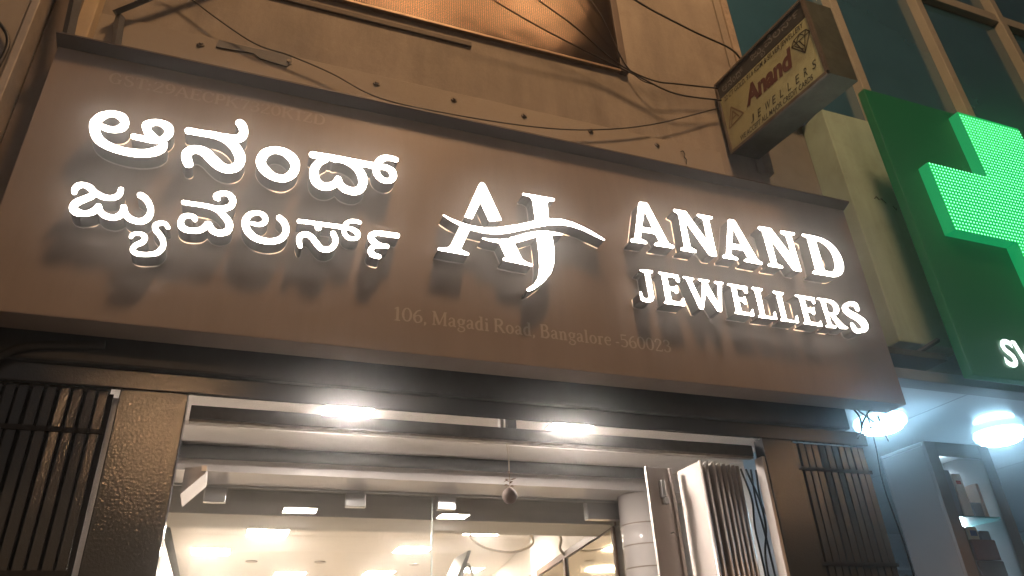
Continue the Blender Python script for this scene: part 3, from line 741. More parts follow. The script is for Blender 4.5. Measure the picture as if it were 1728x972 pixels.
FONT = {
 '0': ([ring(.32, .5, .24, .46)], .66), '1': ([stem(.25, 0, .97), bar(.08, .42, .035), st([(.07, .82), (.25, .95)], .07)], .5),
 '2': ([st([(.1, .72), (.16, .9), (.32, .96), (.5, .86), (.5, .68), (.33, .4), (.1, .08)], [.12, .08, .07, .12, .14, .09, .07]), bar(.07, .58, .05, .1), stem(.58, .03, .2, .06)], .66),
 '3': ([st([(.1, .78), (.2, .93), (.35, .95), (.49, .82), (.46, .62), (.3, .53)], [.1, .07, .07, .13, .11, .06]), st([(.28, .53), (.5, .45), (.54, .25), (.4, .06), (.22, .04), (.09, .18)], [.06, .12, .15, .08, .07, .11])], .64),
 '5': ([bar(.12, .52, .94, .1), stem(.14, .54, .96, .06), st([(.13, .55), (.3, .61), (.48, .52), (.54, .32), (.45, .1), (.26, .03), (.09, .12)], [.06, .08, .12, .15, .11, .07, .1])], .64),
 '6': ([st(six, sixw)], .65), '9': ([st([(.64 - x, 1 - z) for x, z in six], sixw)], .65),
 '7': ([bar(.07, .57, .94, .1), stem(.08, .78, .97, .06), st([(.55, .93), (.4, .5), (.26, 0)], [.08, .11, .14])], .62),
 'A': ([st([(.06, .03), (.36, .97)], .08), st([(.36, .97), (.7, .03)], T), bar(.2, .55, .34), bar(-.03, .19, .035), bar(.56, .82, .035)], .82),
 'B': ([stem(.16), bowl([(.16, .96), (.42, .96), (.53, .76), (.42, .55), (.16, .53)]), bowl([(.16, .53), (.46, .52), (.6, .28), (.45, .04), (.16, .04)])] + sf, .72),
 'C': ([Cst, stem(.64, .7, .98, .06)], .74), 'G': ([Cst, stem(.63, .05, .42, .12), bar(.48, .74, .42)], .8),
 'D': ([stem(.16), bowl([(.16, .96), (.45, .95), (.65, .75), (.69, .5), (.65, .24), (.45, .05), (.16, .04)])] + sf, .82),
 'E': ([stem(.16), bar(.04, .6, .965), bar(.16, .46, .52), bar(.04, .63, .035), stem(.6, .78, .99, .06), stem(.63, .01, .25, .06), stem(.46, .41, .63, .06)], .7),
 'K': ([stem(.16), st([(.2, .42), (.64, .95)], .08), st([(.32, .58), (.7, .03)], T), bar(.5, .76, .965), bar(.55, .84, .035)] + sf, .84),
 'M': ([stem(.13, .03, .97, .08), st([(.14, .97), (.46, .06)], T), st([(.46, .06), (.79, .97)], .07), stem(.81, .03, .97, T), bar(.02, .25, .035), bar(.02, .2, .965), bar(.7, .93, .035), bar(.76, .93, .965)], .98),
 'P': ([stem(.16), bowl([(.16, .96), (.44, .96), (.58, .73), (.44, .49), (.16, .48)])] + sf, .66),
 'R': ([stem(.16), bowl([(.16, .96), (.44, .96), (.57, .75), (.44, .52), (.16, .51)]), st([(.36, .5), (.66, .03)], T), bar(.56, .78, .035)] + sf, .78),
 'S': ([st([(.52, .74), (.44, .92), (.28, .96), (.12, .84), (.14, .66), (.34, .52), (.52, .38), (.54, .18), (.4, .04), (.22, .04), (.1, .26)], [.06, .07, .07, .12, .14, .15, .14, .12, .07, .07, .06])], .66),
 'T': ([stem(.34), bar(.04, .64, .965), stem(.05, .76, .98, .06), stem(.63, .76, .98, .06), bar(.2, .48, .035)], .7),
 'Z': ([bar(.08, .58, .96), st([(.53, .96), (.13, .04)], T), bar(.08, .6, .04), stem(.09, .78, .98, .06), stem(.59, .02, .24, .06)], .68),
 'a': ([st([(.1, .5), (.2, .64), (.34, .62), (.4, .48), (.4, .12), (.53, .04)], [.1, .07, .09, .14, .14, .06]), st([(.4, .4), (.18, .32), (.1, .18), (.2, .04), (.4, .14)], [.06, .09, .13, .09, .06])], .57),
 'd': ([stem(.44), bowl([(.44, .56), (.3, .65), (.14, .52), (.1, .32), (.16, .1), (.3, .03), (.44, .14)]), bar(.3, .48, .97), bar(.44, .58, .035)], .62),
 'e': ([bar(.12, .5, .37), st([(.5, .37), (.46, .56), (.31, .65), (.16, .54), (.1, .34), (.18, .1), (.34, .03), (.5, .14)], [.07, .1, .07, .12, .14, .11, .07, .06])], .57),
 'g': ([ring(.28, .44, .17, .2), st([(.2, .25), (.15, .13), (.4, .06), (.5, -.07), (.4, -.23), (.2, -.25), (.08, -.14), (.17, .02)], [.06, .08, .12, .1, .08, .08, .09, .06]), st([(.4, .57), (.56, .61)], .09)], .58),
 'i': ([stem(.17, .02, .63), bar(.05, .2, .6), bar(.05, .3, .035), st([(.17, .84), (.17, .86)], .15, 0, 'be')], .35),
 'l': ([stem(.17), bar(.05, .2, .965), bar(.05, .3, .035)], .35),
 'n': ([stem(.17, .02, .63), bar(.05, .2, .6), bar(.05, .3, .035), st([(.17, .46), (.3, .62), (.43, .58), (.47, .42), (.47, .02)], [.06, .08, .13, T, T]), bar(.36, .6, .035)], .66),
 'o': ([ring(.3, .33, .2, .3)], .6),
 'r': ([stem(.17, .02, .63), bar(.05, .2, .6), bar(.05, .32, .035), st([(.17, .42), (.28, .6), (.42, .58)], [.06, .09, .13])], .48),
 ',': ([st([(.12, .07), (.13, .0), (.06, -.14)], [.15, .13, .05], 0, 'b')], .28), ':': ([st([(.1, .1), (.1, .12)], .15, 0, 'be'), st([(.1, .54), (.1, .56)], .15, 0, 'be')], .28),
 '-': ([bar(.04, .3, .3, .09)], .36), ' ': ([], .26)}
FLOOPS = {}
def serif_line(text, x0, x1, z0, h, y, material, parent):
    """one line of flat serif lettering, each character its own thin sheet"""
    wid = sum(FONT[c][1] for c in text)
    sx = (x1 - x0) / wid
    x = x0
    for c in text:
        strokes, adv = FONT[c]
        if strokes:
            if c not in FLOOPS:
                FLOOPS[c] = outlines(strokes, res=0.025, tol=0.006, blur=0)
            vs, fs = fill(FLOOPS[c])
            mb = MB()
            mb.add([(x + p[0] * sx, y, z0 + p[1] * h) for p in vs], fs)
            mb.build('small_letter', material, parent)
        x += adv * sx
serif_line('GST:29AECPK7320K1ZD', -0.69, 0.158, 3.677, 0.057, -0.0012, mat('faded_vinyl_lettering', (0.31, 0.26, 0.225), 0.5), sign)
serif_line('106, Magadi Road, Bangalore -560023', 0.487, 1.737, 2.776, 0.062, -0.0012, VINYL, sign)

# sign support struts
def angle_bar(p, q, w_, name, parent, m):
    return MB().tube([p, q], w_, n=4).build(name, m, parent)
br = thing('sign_bracket', 'dark steel angle struts tying the sign top to the wall at left', 'bracket', (-0.8, 0.1, 3.84))
angle_bar((-0.868, 0.0, 3.845), (-0.93, -0.02, 4.6), 0.022, 'strut', br, DARKSTEEL)
angle_bar((-0.70, 0.02, 3.845), (-0.762, 0.165, 4.21), 0.020, 'strut', br, DARKSTEEL)
angle_bar((-0.78, 0.14, 4.205), (-0.30, 0.10, 4.72), 0.017, 'strut', br, DARKSTEEL)

# ------------------------------------------------------------------ left neighbour
nb = thing('neighbour_building', 'grey neighbouring shopfront panel at the far left edge', 'building', (-1.6, 0.0, 0))
MB().bbox(-2.6, -1.03, 0.0, 0.35, 2.2, 4.6, 0.01).build('panel', mat('grey_beige_panel', (0.30, 0.27, 0.23), 0.5, vary=0.12, vscale=2, stain=(0.12, 0.10, 0.08), sscale=3, samt=0.4), nb)
MB().bbox(-1.03, -1.0, -0.012, 0.30, 2.1, 4.9, 0.004).build('edge_trim', mat('pale_aluminium_trim', (0.42, 0.38, 0.33), 0.4, metal=0.3, vary=0.2, vscale=12, bump=0.2), nb)
MB().bbox(-0.995, -0.90, 0.10, 0.34, 2.2, 4.6, 0.004).build('gap_wall', mat('dark_gap_plaster', (0.12, 0.095, 0.075), 0.8, vary=0.25, bump=0.4, bscale=20), nb)
cb = MB().tube(spline([(-1.35, -0.02, 3.92), (-1.2, -0.022, 3.90), (-1.10, -0.022, 3.85), (-1.045, -0.02, 3.76), (-1.047, -0.02, 3.6), (-1.06, -0.02, 3.4), (-1.06, -0.02, 3.1)], 6), 0.008, 6).build('cable', RUBBER, None, True)
tag(cb, 'black cable curving along the grey panel at upper left', 'cable')

# ------------------------------------------------------------------ loose cables over the wall
def cable(pts, r, label):
    o = MB().tube(spline(pts, 8), r, 6).build('cable', RUBBER, None, True)
    return tag(o, label, 'cable')
cable([(-0.6, 0.12, 4.50), (-0.537, 0.15, 4.442), (-0.219, 0.15, 4.234), (-0.026, 0.15, 4.195), (0.172, 0.15, 4.14), (0.406, 0.15, 4.05), (0.765, 0.15, 4.045), (1.217, 0.15, 4.08), (1.57, 0.15, 4.152), (1.963, 0.15, 4.295), (2.47, 0.15, 4.56)], 0.004, 'thin black cable sagging along the wall right above the sign edge')
cable([(1.55, -0.15, 5.20), (1.777, -0.1, 5.023), (2.197, -0.05, 4.947), (2.531, 0.0, 4.945), (2.66, 0.05, 4.93)], 0.006, 'black cable sloping down to the top of the old projecting sign')
cable([(1.0, -0.05, 5.02), (1.194, 0.0, 4.926), (1.482, 0.05, 4.819), (1.757, 0.1, 4.673), (1.981, 0.1, 4.60), (2.2, 0.11, 4.64), (2.48, 0.12, 4.70)], 0.005, 'upper of two black cables from mesh screen to projecting sign')
cable([(0.75, -0.05, 4.9), (0.91, 0.0, 4.825), (1.22, 0.05, 4.75), (1.605, 0.1, 4.686), (1.884, 0.1, 4.604), (2.132, 0.1, 4.536), (2.48, 0.12, 4.60)], 0.005, 'lower of two black cables from mesh screen to projecting sign')
cable([(1.55, 0.11, 5.5), (1.636, 0.12, 5.25), (1.717, 0.12, 5.067), (1.79, 0.15, 4.93), (1.86, 0.16, 4.75), (1.93, 0.14, 4.63), (2.0, 0.12, 4.59)], 0.004, 'short thin cable crossing the right corner of the mesh screen')
cable([(2.15, 0.18, 4.165), (2.165, 0.178, 4.172), (2.172, 0.178, 4.15), (2.166, 0.178, 4.13), (2.176, 0.178, 4.11), (2.17, 0.18, 4.08)], 0.003, 'small knotted wire stub on the wall below the projecting sign')

# ------------------------------------------------------------------ old projecting sign
def text2d(s, bold=0.0):
    cu = bpy.data.curves.new('lettering', 'FONT')
    cu.body = s
    cu.resolution_u = 4
    cu.offset = bold
    ob = bpy.data.objects.new('lettering', cu)
    COL.objects.link(ob)
    dg = bpy.context.evaluated_depsgraph_get()
    me = bpy.data.meshes.new_from_object(ob.evaluated_get(dg))
    vs = [(v.co.x, v.co.y) for v in me.vertices]
    fs = [tuple(p.vertices) for p in me.polygons]
    bpy.data.objects.remove(ob)
    bpy.data.curves.remove(cu)
    bpy.data.meshes.remove(me)
    return vs, fs
old = thing('projecting_sign', 'old dirty cream box sign projecting from the wall above the sign end', 'sign', (2.58, 0.15, 4.21))
SAG = 0.13
def om(x, u, v):
    return (x, 0.15 - u, 4.21 + v - SAG * u)
def obox(x0, x1, u0, u1, v0, v1):
    mb = MB()
    return mb.add([om(x, u, v) for v in (v0, v1) for u in (u0, u1) for x in (x0, x1)],
                  [(0, 2, 3, 1), (4, 5, 7, 6), (0, 1, 5, 4), (2, 6, 7, 3), (0, 4, 6, 2), (1, 3, 7, 5)])
OX = 2.49
RUST = mat('rusty_sign_casing', (0.065, 0.08, 0.065), 0.5, vary=0.4, vscale=9, bump=0.6, bscale=30, stain=(0.05, 0.035, 0.025), sscale=6, samt=0.8)
obox(OX + 0.006, OX + 0.19, 0.0, 0.775, 0.0, 0.54).build('casing', RUST, old)
obox(OX, OX + 0.005, 0.012, 0.765, 0.012, 0.415).build('face_panel', mat('aged_cream_acrylic', (0.37, 0.38, 0.21), 0.45, vary=0.12, vscale=5, stain=(0.16, 0.13, 0.09), sscale=4, samt=0.6), old)
obox(OX, OX + 0.005, 0.012, 0.765, 0.418, 0.53).build('header_band', mat('dark_band_acrylic', (0.03, 0.035, 0.035), 0.5), old)
for a in ((0.0, 0.775, -0.008, 0.011), (0.0, 0.775, 0.531, 0.546), (-0.004, 0.012, 0.011, 0.531), (0.765, 0.785, 0.011, 0.531)):
    obox(OX - 0.010, OX + 0.0055, *a).build('frame_strip', mat('sign_frame_metal', (0.14, 0.12, 0.10), 0.5, metal=0.4, vary=0.3, vscale=15), old)
def old_text(name, s, u0, u1, v0, h, m, slant=0.0, bold=0.0):
    vs, fs = text2d(s, bold)
    xs = [p[0] for p in vs]
    ys = [p[1] for p in vs]
    a, b, c, d = min(xs), max(xs), min(ys), max(ys)
    mb = MB()
    mb.add([om(OX - 0.0015, u0 + (p[0] - a) / (b - a) * (u1 - u0) + slant * (p[1] - c) / (d - c) * h, v0 + (p[1] - c) / (d - c) * h) for p in vs], fs)
    return mb.build(name, m, old)
INK = mat('black_sign_ink', (0.02, 0.018, 0.016), 0.6)
RED = mat('faded_maroon_ink', (0.10, 0.035, 0.028), 0.6, vary=0.2, vscale=25)
old_text('lettering', '22 CT GOLD, 91.6 KDM & SILVER JEWELLERY', 0.042, 0.725, 0.362, 0.045, INK, 0.2, 0.012)
old_text('lettering', 'Anand', 0.205, 0.585, 0.2, 0.135, RED, 0.2, 0.05)
for k, chr_ in enumerate('JEWELLERS'):
    u_ = 0.205 + k * 0.0615
    old_text('small_letter', chr_, u_, u_ + (0.042 if chr_ == 'W' else 0.026), 0.082, 0.05, INK, 0.25)
old_text('lettering', 'WE ACCEPT ALL MAJOR CREDIT CARDS', 0.09, 0.68, 0.02, 0.045, INK, 0.2, 0.012)
# faded Kannada name on the dark band: the same letters as on the lit sign
band = MB()
PALE = mat('faded_pale_paint', (0.22, 0.22, 0.20), 0.7, vary=0.3, vscale=30)
def band_word(names, u0, u1, v0, v1):
    pts = [p for n in names for lp in LOOPS[n] for p in lp]
    ax, bx = min(p[0] for p in pts), max(p[0] for p in pts)
    az, bz = min(p[1] for p in pts), max(p[1] for p in pts)
    for n in names:
        vs, fs = fill(LOOPS[n])
        band.add([om(OX - 0.0015, u0 + (p[0] - ax) / (bx - ax) * (u1 - u0), v0 + (p[1] - az) / (bz - az) * (v1 - v0)) for p in vs], fs)
band_word(['a_vowel', 'na', 'anusvara', 'da'], 0.05, 0.25, 0.44, 0.505)
band_word(['jya', 'ya_subscript', 've', 'la', 'sa', 'sa_bowl', 'arkavattu'], 0.33, 0.73, 0.425, 0.525)
band.build('kannada_lettering', PALE, old)
def ink_lines(segs, w_, m, name):
    mb = MB()
    for (a, b) in segs:
        d = Vector((b[0] - a[0], b[1] - a[1]))
        n = Vector((-d.y, d.x)).normalized() * w_ / 2
        q = [(a[0] + n.x, a[1] + n.y), (b[0] + n.x, b[1] + n.y), (b[0] - n.x, b[1] - n.y), (a[0] - n.x, a[1] - n.y)]
        off = 0.0012 + 0.00008 * len(mb.f)
        mb.add([om(OX - off, p[0], p[1]) for p in q], [(0, 1, 2, 3)])
    return mb.build(name, m, old)
D = [(0.62, 0.315), (0.645, 0.345), (0.69, 0.352), (0.735, 0.345), (0.755, 0.312), (0.688, 0.215)]
ink_lines([(D[i], D[(i + 1) % 6]) for i in range(6)] + [(D[0], D[4]), ((0.655, 0.315), D[5]), ((0.72, 0.315), D[5]), ((0.655, 0.315), D[1]), ((0.655, 0.315), D[2]), ((0.72, 0.315), D[2]), ((0.72, 0.315), D[3]), ((0.675, 0.315), (0.70, 0.25)), ((0.64, 0.305), (0.69, 0.24))], 0.006, INK, 'diamond_emblem')
ink_lines([((0.03, 0.17), (0.085, 0.30)), ((0.085, 0.30), (0.17, 0.19)), ((0.03, 0.17), (0.17, 0.19)), ((0.055, 0.18), (0.09, 0.265)), ((0.09, 0.265), (0.13, 0.195)), ((0.065, 0.215), (0.115, 0.22))], 0.010, mat('faded_brown_ink', (0.20, 0.15, 0.10), 0.6), 'triangle_emblem')
obox(OX + 0.05, OX + 0.09, -0.05, 0.0, 0.42, 0.46).build('wall_arm', RUST, old)
obox(OX + 0.05, OX + 0.09, -0.05, 0.0, 0.06, 0.10).build('wall_arm', RUST, old)

# ------------------------------------------------------------------ glass facade above the pharmacy
cw = thing('curtain_wall', 'dark blue glass facade with beige mullions at upper right', 'glass facade', (5.0, 0.4, 4.9))
TEAL = mat('dark_teal_glass', (0.03, 0.105, 0.165), 0.16, vary=0.15, vscale=1.2, spec=0.9, rvary=0.06, coat=0.5)
MUL = mat('beige_mullion_paint', (0.29, 0.285, 0.25), 0.55, vary=0.12, vscale=6, bump=0.1)
xs = [2.80, 4.07, 5.17, 6.30, 7.45]
for i in range(4):
    MB().bbox(xs[i] + 0.035, xs[i + 1] - 0.035, 0.375, 0.385, 4.96, 6.87, 0.002).build('pane', TEAL, cw)
    MB().bbox(xs[i] + 0.035, xs[i + 1] - 0.035, 0.375, 0.385, 6.98, 9.4, 0.002).build('pane', TEAL, cw)
for x in xs:
    MB().bbox(x - 0.04, x + 0.04, 0.30, 0.40, 4.9, 9.4, 0.006).build('mullion', MUL, cw)
for i in range(4):
    MB().bbox(xs[i] + 0.04, xs[i + 1] - 0.04, 0.315, 0.40, 6.87, 6.98, 0.006).build('transom', MUL, cw)
    MB().bbox(xs[i] + 0.04, xs[i + 1] - 0.04, 0.31, 0.40, 4.90, 4.96, 0.006).build('sill', mat('blue_grey_sill', (0.22, 0.30, 0.38), 0.5), cw)

# ------------------------------------------------------------------ pharmacy next door
ph = thing('pharmacy_building', 'pharmacy shopfront with concrete column and glossy lit ceiling at right', 'building', (5.0, 0.5, 0))
MB().box(2.80, 9.0, 0.405, 0.6, 2.93, 4.895).build('upstand_wall', mat('dark_upstand_plaster', (0.16, 0.16, 0.14), 0.85, vary=0.2, bump=0.3), ph)
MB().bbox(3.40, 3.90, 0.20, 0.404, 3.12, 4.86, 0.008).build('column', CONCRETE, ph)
# thin crack lines on the column
for pts in ([(3.60, 4.15), (3.62, 4.17), (3.635, 4.15), (3.66, 4.16), (3.69, 4.13)], [(3.74, 4.12), (3.76, 4.09), (3.77, 4.11)]):
    MB().tube([(p[0], 0.1985, p[1]) for p in pts], 0.0035, 5).build('crack', RUBBER, ph)
MB().bbox(3.07, 9.0, 0.15, 0.26, 2.862, 2.925, 0.004).build('header_beam', mat('blue_grey_beam', (0.20, 0.22, 0.22), 0.5, vary=0.15), ph)
MB().bbox(3.07, 3.62, 0.12, 0.40, 2.99, 3.03, 0.004).build('steel_channel', mat('dark_channel', (0.05, 0.06, 0.055), 0.5), ph)
MB().tube([(3.42, 0.14, 3.02), (3.60, 0.12, 3.115)], 0.014, 4).build('channel_brace', DARKSTEEL, ph)
SOFF = mat('glossy_white_laminate', (0.62, 0.66, 0.68), 0.14, vary=0.05, vscale=2, bump=0.04, bscale=6)
MB().box(2.86, 9.0, 0.262, 4.2, 2.895, 2.93).build('soffit', SOFF, ph)
for x in (3.95, 4.9, 5.8):  # thin grey joint lines across the ceiling
    MB().box(x, x + 0.008, 0.265, 4.1, 2.8935, 2.8955).build('ceiling_joint', mat('joint_grey', (0.2, 0.22, 0.24), 0.6), ph)
PHW = mat('pharmacy_white_wall', (0.66, 0.68, 0.70), 0.5, vary=0.05)
MB().box(2.86, 9.0, 4.2, 4.35, 0, 2.9).build('back_wall', PHW, ph)
MB().box(9.0, 9.1, 0.3, 4.35, 0, 2.9).build('side_wall', PHW, ph)
MB().box(2.76, 2.86, 0.95, 4.35, 0, 2.9).build('party_wall', PHW, ph)
MB().box(2.86, 9.0, 0.3, 4.2, 0.14, 0.16).build('tile_floor', mat('pharmacy_floor', (0.62, 0.62, 0.62), 0.3), ph)
for z in (2.45, 2.15, 1.85):
    MB().bbox(4.6, 9.0, 3.85, 4.199, z, z + 0.03, 0.003).build('wall_shelf', PHW, ph)

# green cross sign
gs = thing('pharmacy_sign', 'dark green pharmacy sign with a lit green LED cross', 'sign', (4.6, 0.05, 2.86))
GREEN = emit('green_glow_panel', (0.0, 0.55, 0.17), 0.05, (0.004, 0.07, 0.025))  # faint panel glow added to spill green onto the column
MB().bbox(3.412, 6.6, -0.130, -0.075, 2.785, 4.745, 0.008).build('panel', GREEN, gs)
CX0, CX1, CX2, CX3 = 3.617, 4.107, 4.665, 5.155
CZ0, CZ1, CZ2, CZ3 = 3.14, 3.66, 4.14, 4.675
cross = [(CX0, CZ1), (CX1, CZ1), (CX1, CZ0), (CX2, CZ0), (CX2, CZ1), (CX3, CZ1), (CX3, CZ2), (CX2, CZ2), (CX2, CZ3), (CX1, CZ3), (CX1, CZ2), (CX0, CZ2)]
side = MB()
n = len(cross)
side.add([(p[0], -0.198, p[1]) for p in cross] + [(p[0], -0.131, p[1]) for p in cross], [(i, (i + 1) % n, n + (i + 1) % n, n + i) for i in range(n)])
cr = side.build('cross', emit('green_lit_acrylic_side', (0.0, 0.60, 0.19), 0.42, (0.01, 0.12, 0.04)), gs)
fc = MB()
fc.add([(p[0], -0.2, p[1]) for p in cross], [(0, 1, 10, 11), (1, 2, 3, 4), (4, 5, 6, 7), (7, 8, 9, 10), (1, 4, 7, 10)])
fc.build('cross_face', emit('green_led_board', (0.0, 0.60, 0.13), 0.8, (0.01, 0.1, 0.03)), cr)
led = MB()
pit = 0.0245
for ix in range(64):
    for iz in range(64):
        x, z = CX0 + 0.013 + ix * pit, CZ0 + 0.013 + iz * pit
        if not ((CX1 < x < CX2 and CZ0 < z < CZ3) or (CZ1 < z < CZ2 and CX0 < x < CX3)):
            continue
        if z > CZ3 - 0.008 or x > CX3 - 0.008:
            continue
        k6 = [(x + 0.0058 * math.cos(k * math.pi / 3), -0.2015, z + 0.0058 * math.sin(k * math.pi / 3)) for k in range(6)]
        led.add(k6, [(0, 1, 2, 3, 4, 5)])
lo_ = led.build('led_dots', emit('green_led', (0.17, 1.0, 0.34), 5.0, (0.02, 0.1, 0.05)), cr)
lo_['kind'] = 'stuff'
vs, fs = text2d('SV', 0.02)
sx0, sx1 = min(p[0] for p in vs), max(p[0] for p in vs)
mb = MB()
mb.add([(3.682 + (p[0] - sx0) * 0.222 + p[1] * 0.03, -0.137, 2.862 + p[1] * 0.222) for p in vs], fs)
mb.build('lettering', emit('white_lit_lettering', (0.92, 1.0, 1.0), 3.0), gs)

# round ceiling lamps
def round_lamp(cx, cy, label):
    t = thing('ceiling_light', label, 'light', (cx, cy, 2.894), 'round ceiling lights')
    MB().lathe([(0.150, 2.894), (0.158, 2.87), (0.152, 2.846), (0.125, 2.838)], cx, cy, 40).build('ring', emit('cool_white_ring', (0.45, 0.78, 1.0), 2.5), t, True)
    MB().lathe([(0.124, 2.8375), (0.122, 2.822), (0.10, 2.812), (0.05, 2.808)], cx, cy, 40).build('diffuser', emit('cool_white_diffuser', (0.42, 0.75, 1.0), 120.0), t, True)
round_lamp(3.748, 0.80, 'round cool white ceiling lamp beside the brown sign corner')
round_lamp(4.82, 0.824, 'round cool white ceiling lamp above the display cabinet')

# display cabinet
cab = thing('display_cabinet', 'tall grey glazed display cabinet filled with boxes under the pharmacy lights', 'cabinet', (3.95, 0.66, 0.16))
CAB = mat('grey_cabinet_laminate', (0.17, 0.155, 0.155), 0.35, vary=0.06)
c0, c1, cy0, cy1, cz = 3.70, 4.21, 0.50, 0.83, 2.655
MB().bbox(c0, c0 + 0.02, cy0 + 0.021, cy1, 0.16, cz - 0.021, 0.003).build('side_panel', CAB, cab)
MB().bbox(c1 - 0.02, c1, cy0 + 0.021, cy1, 0.16, cz - 0.021, 0.003).build('side_panel', CAB, cab)
MB().bbox(c0, c1, cy0 + 0.021, cy1, cz - 0.02, cz, 0.003).build('top_panel', CAB, cab)
MB().box(c0 + 0.021, c1 - 0.021, cy1 - 0.012, cy1, 0.16, cz - 0.021).build('back_panel', mat('white_cabinet_back', (0.7, 0.74, 0.76), 0.4), cab)
MB().bbox(c0, c0 + 0.085, cy0, cy0 + 0.02, 0.16, cz, 0.003).build('frame_side', CAB, cab)
MB().bbox(c1 - 0.085, c1, cy0, cy0 + 0.02, 0.16, cz, 0.003).build('frame_side', CAB, cab)
MB().bbox(c0 + 0.086, c1 - 0.086, cy0, cy0 + 0.02, cz - 0.085, cz, 0.003).build('frame_top', CAB, cab)
SH = mat('shelf_glass_edge', (0.12, 0.30, 0.30), 0.15)
for z in (2.235, 1.88):
    MB().box(c0 + 0.021, c1 - 0.021, cy0 + 0.03, cy1 - 0.013, z, z + 0.008).build('shelf', SH, cab)
MB().box(c1 - 0.055, c1 - 0.022, cy1 - 0.03, cy1 - 0.0125, 1.6, cz - 0.1).build('light_strip', emit('cabinet_strip_light', (0.65, 0.88, 1.0), 40.0), cab)
def box_thing(name, x0, x1, y0, y1, z0, z1, col, label):
    o = MB().bbox(x0, x1, y0, y1, z0, z1, 0.004).build(name, mat('carton_%d' % int(1000 * (col[0] + col[1] * 3)), col, 0.55, vary=0.1, vscale=12))
    return tag(o, label, 'box', 'boxes in the display cabinet')
box_thing('carton', 3.80, 3.845, 0.56, 0.74, 2.243, 2.51, (0.10, 0.10, 0.12), 'dark upright carton at the left of the top cabinet shelf')
box_thing('carton', 3.85, 3.90, 0.56, 0.72, 2.243, 2.51, (0.20, 0.20, 0.24), 'grey upright carton second from left on the top cabinet shelf')
wb = box_thing('carton', 3.91, 3.98, 0.56, 0.70, 2.243, 2.49, (0.75, 0.76, 0.76), 'white carton with a red mark on the top cabinet shelf')
MB().box(3.925, 3.963, 0.5585, 0.5595, 2.43, 2.45).build('red_mark', mat('red_print', (0.5, 0.06, 0.05), 0.5), wb)
box_thing('carton', 4.0, 4.085, 0.57, 0.72, 2.243, 2.33, (0.30, 0.30, 0.33), 'low grey carton at the right of the top cabinet shelf')
box_thing('carton', 3.78, 3.86, 0.55, 0.72, 1.888, 2.19, (0.09, 0.09, 0.10), 'tall dark carton on the lower cabinet shelf')
box_thing('carton', 3.88, 4.06, 0.55, 0.73, 2.01, 2.12, (0.20, 0.13, 0.13), 'reddish brown carton stacked on the lower cabinet shelf')
box_thing('carton', 3.87, 4.07, 0.55, 0.74, 1.888, 2.005, (0.10, 0.08, 0.09), 'dark maroon carton under the reddish one on the lower shelf')

box_thing('carton', 4.075, 4.10, 0.56, 0.72, 2.243, 2.44, (0.45, 0.30, 0.22), 'thin orange carton at the far right of the top cabinet shelf')
lb = box_thing('carton', 3.765, 3.80, 0.57, 0.70, 2.243, 2.47, (0.30, 0.16, 0.20), 'plum carton behind the left frame of the top cabinet shelf')
lc = box_thing('carton', 3.89, 3.96, 0.56, 0.72, 2.1205, 2.19, (0.55, 0.53, 0.48), 'small cream carton on top of the reddish stack')
MB().box(3.90, 3.95, 0.5583, 0.5595, 2.14, 2.17).build('label_print', mat('blue_label_print', (0.08, 0.16, 0.4), 0.5), lc)
ld = box_thing('carton', 3.975, 4.05, 0.56, 0.72, 2.1205, 2.17, (0.20, 0.24, 0.32), 'flat blue grey carton beside the small cream one')
box_thing('carton', 3.86, 3.90, 0.73, 0.80, 2.243, 2.46, (0.60, 0.58, 0.50), 'pale carton at the back of the top cabinet shelf')
cable([(2.90, 0.2, 2.70), (2.885, 0.15, 2.62), (2.82, 0.10, 2.53), (2.80, 0.12, 2.49)], 0.005, 'black wire hanging under the right end of the brown sign')
cable([(2.95, 0.12, 2.66), (2.88, 0.10, 2.61), (2.83, 0.1, 2.55), (2.87, 0.1, 2.545), (2.97, 0.12, 2.57), (3.0, 0.14, 2.63)], 0.0045, 'looped black wire beside the round ceiling lamp')
cable([(2.86, 0.14, 2.66), (2.93, 0.12, 2.59), (2.98, 0.12, 2.55), (3.02, 0.14, 2.50)], 0.004, 'thin wire crossing diagonally in front of the round lamp')
cable([(3.02, 0.22, 2.68), (3.015, 0.22, 2.5), (2.99, 0.22, 2.3), (3.01, 0.22, 2.0), (3.01, 0.22, 1.6)], 0.004, 'long thin cable dropping beside the right grille')

# ------------------------------------------------------------------ shopfront under the sign
MB().bbox(-2.0, 2.835, 0.175, 0.40, 2.5585, 2.698, 0.01).build('shutter_hood', DARKSTEEL, shop)
MB().box(-2.0, 2.82, 0.2235, 0.2625, 2.533, 2.627).build('header_light_stop', DARKSTEEL, shop)  # hidden strip added to block porch light above the header
MB().bbox(-2.0, 2.945, 0.20, 0.222, 2.488, 2.556, 0.004).build('header_beam', HAMMER, shop)
MB().tube(spline([(-1.3, 0.17, 2.50), (-1.0, 0.165, 2.48), (-0.86, 0.16, 2.50), (-0.80, 0.165, 2.56), (-0.72, 0.17, 2.61), (-0.5, 0.172, 2.64)], 6), 0.018, 8)
tag(MB().tube(spline([(-1.3, 0.185, 2.46), (-1.0, 0.18, 2.47), (-0.86, 0.18, 2.50), (-0.80, 0.17, 2.555), (-0.72, 0.165, 2.60), (-0.5, 0.16, 2.63)], 6), 0.017, 8).build('pipe', RUBBER, None, True), 'thick black conduit bending down at the left end of the header', 'pipe')
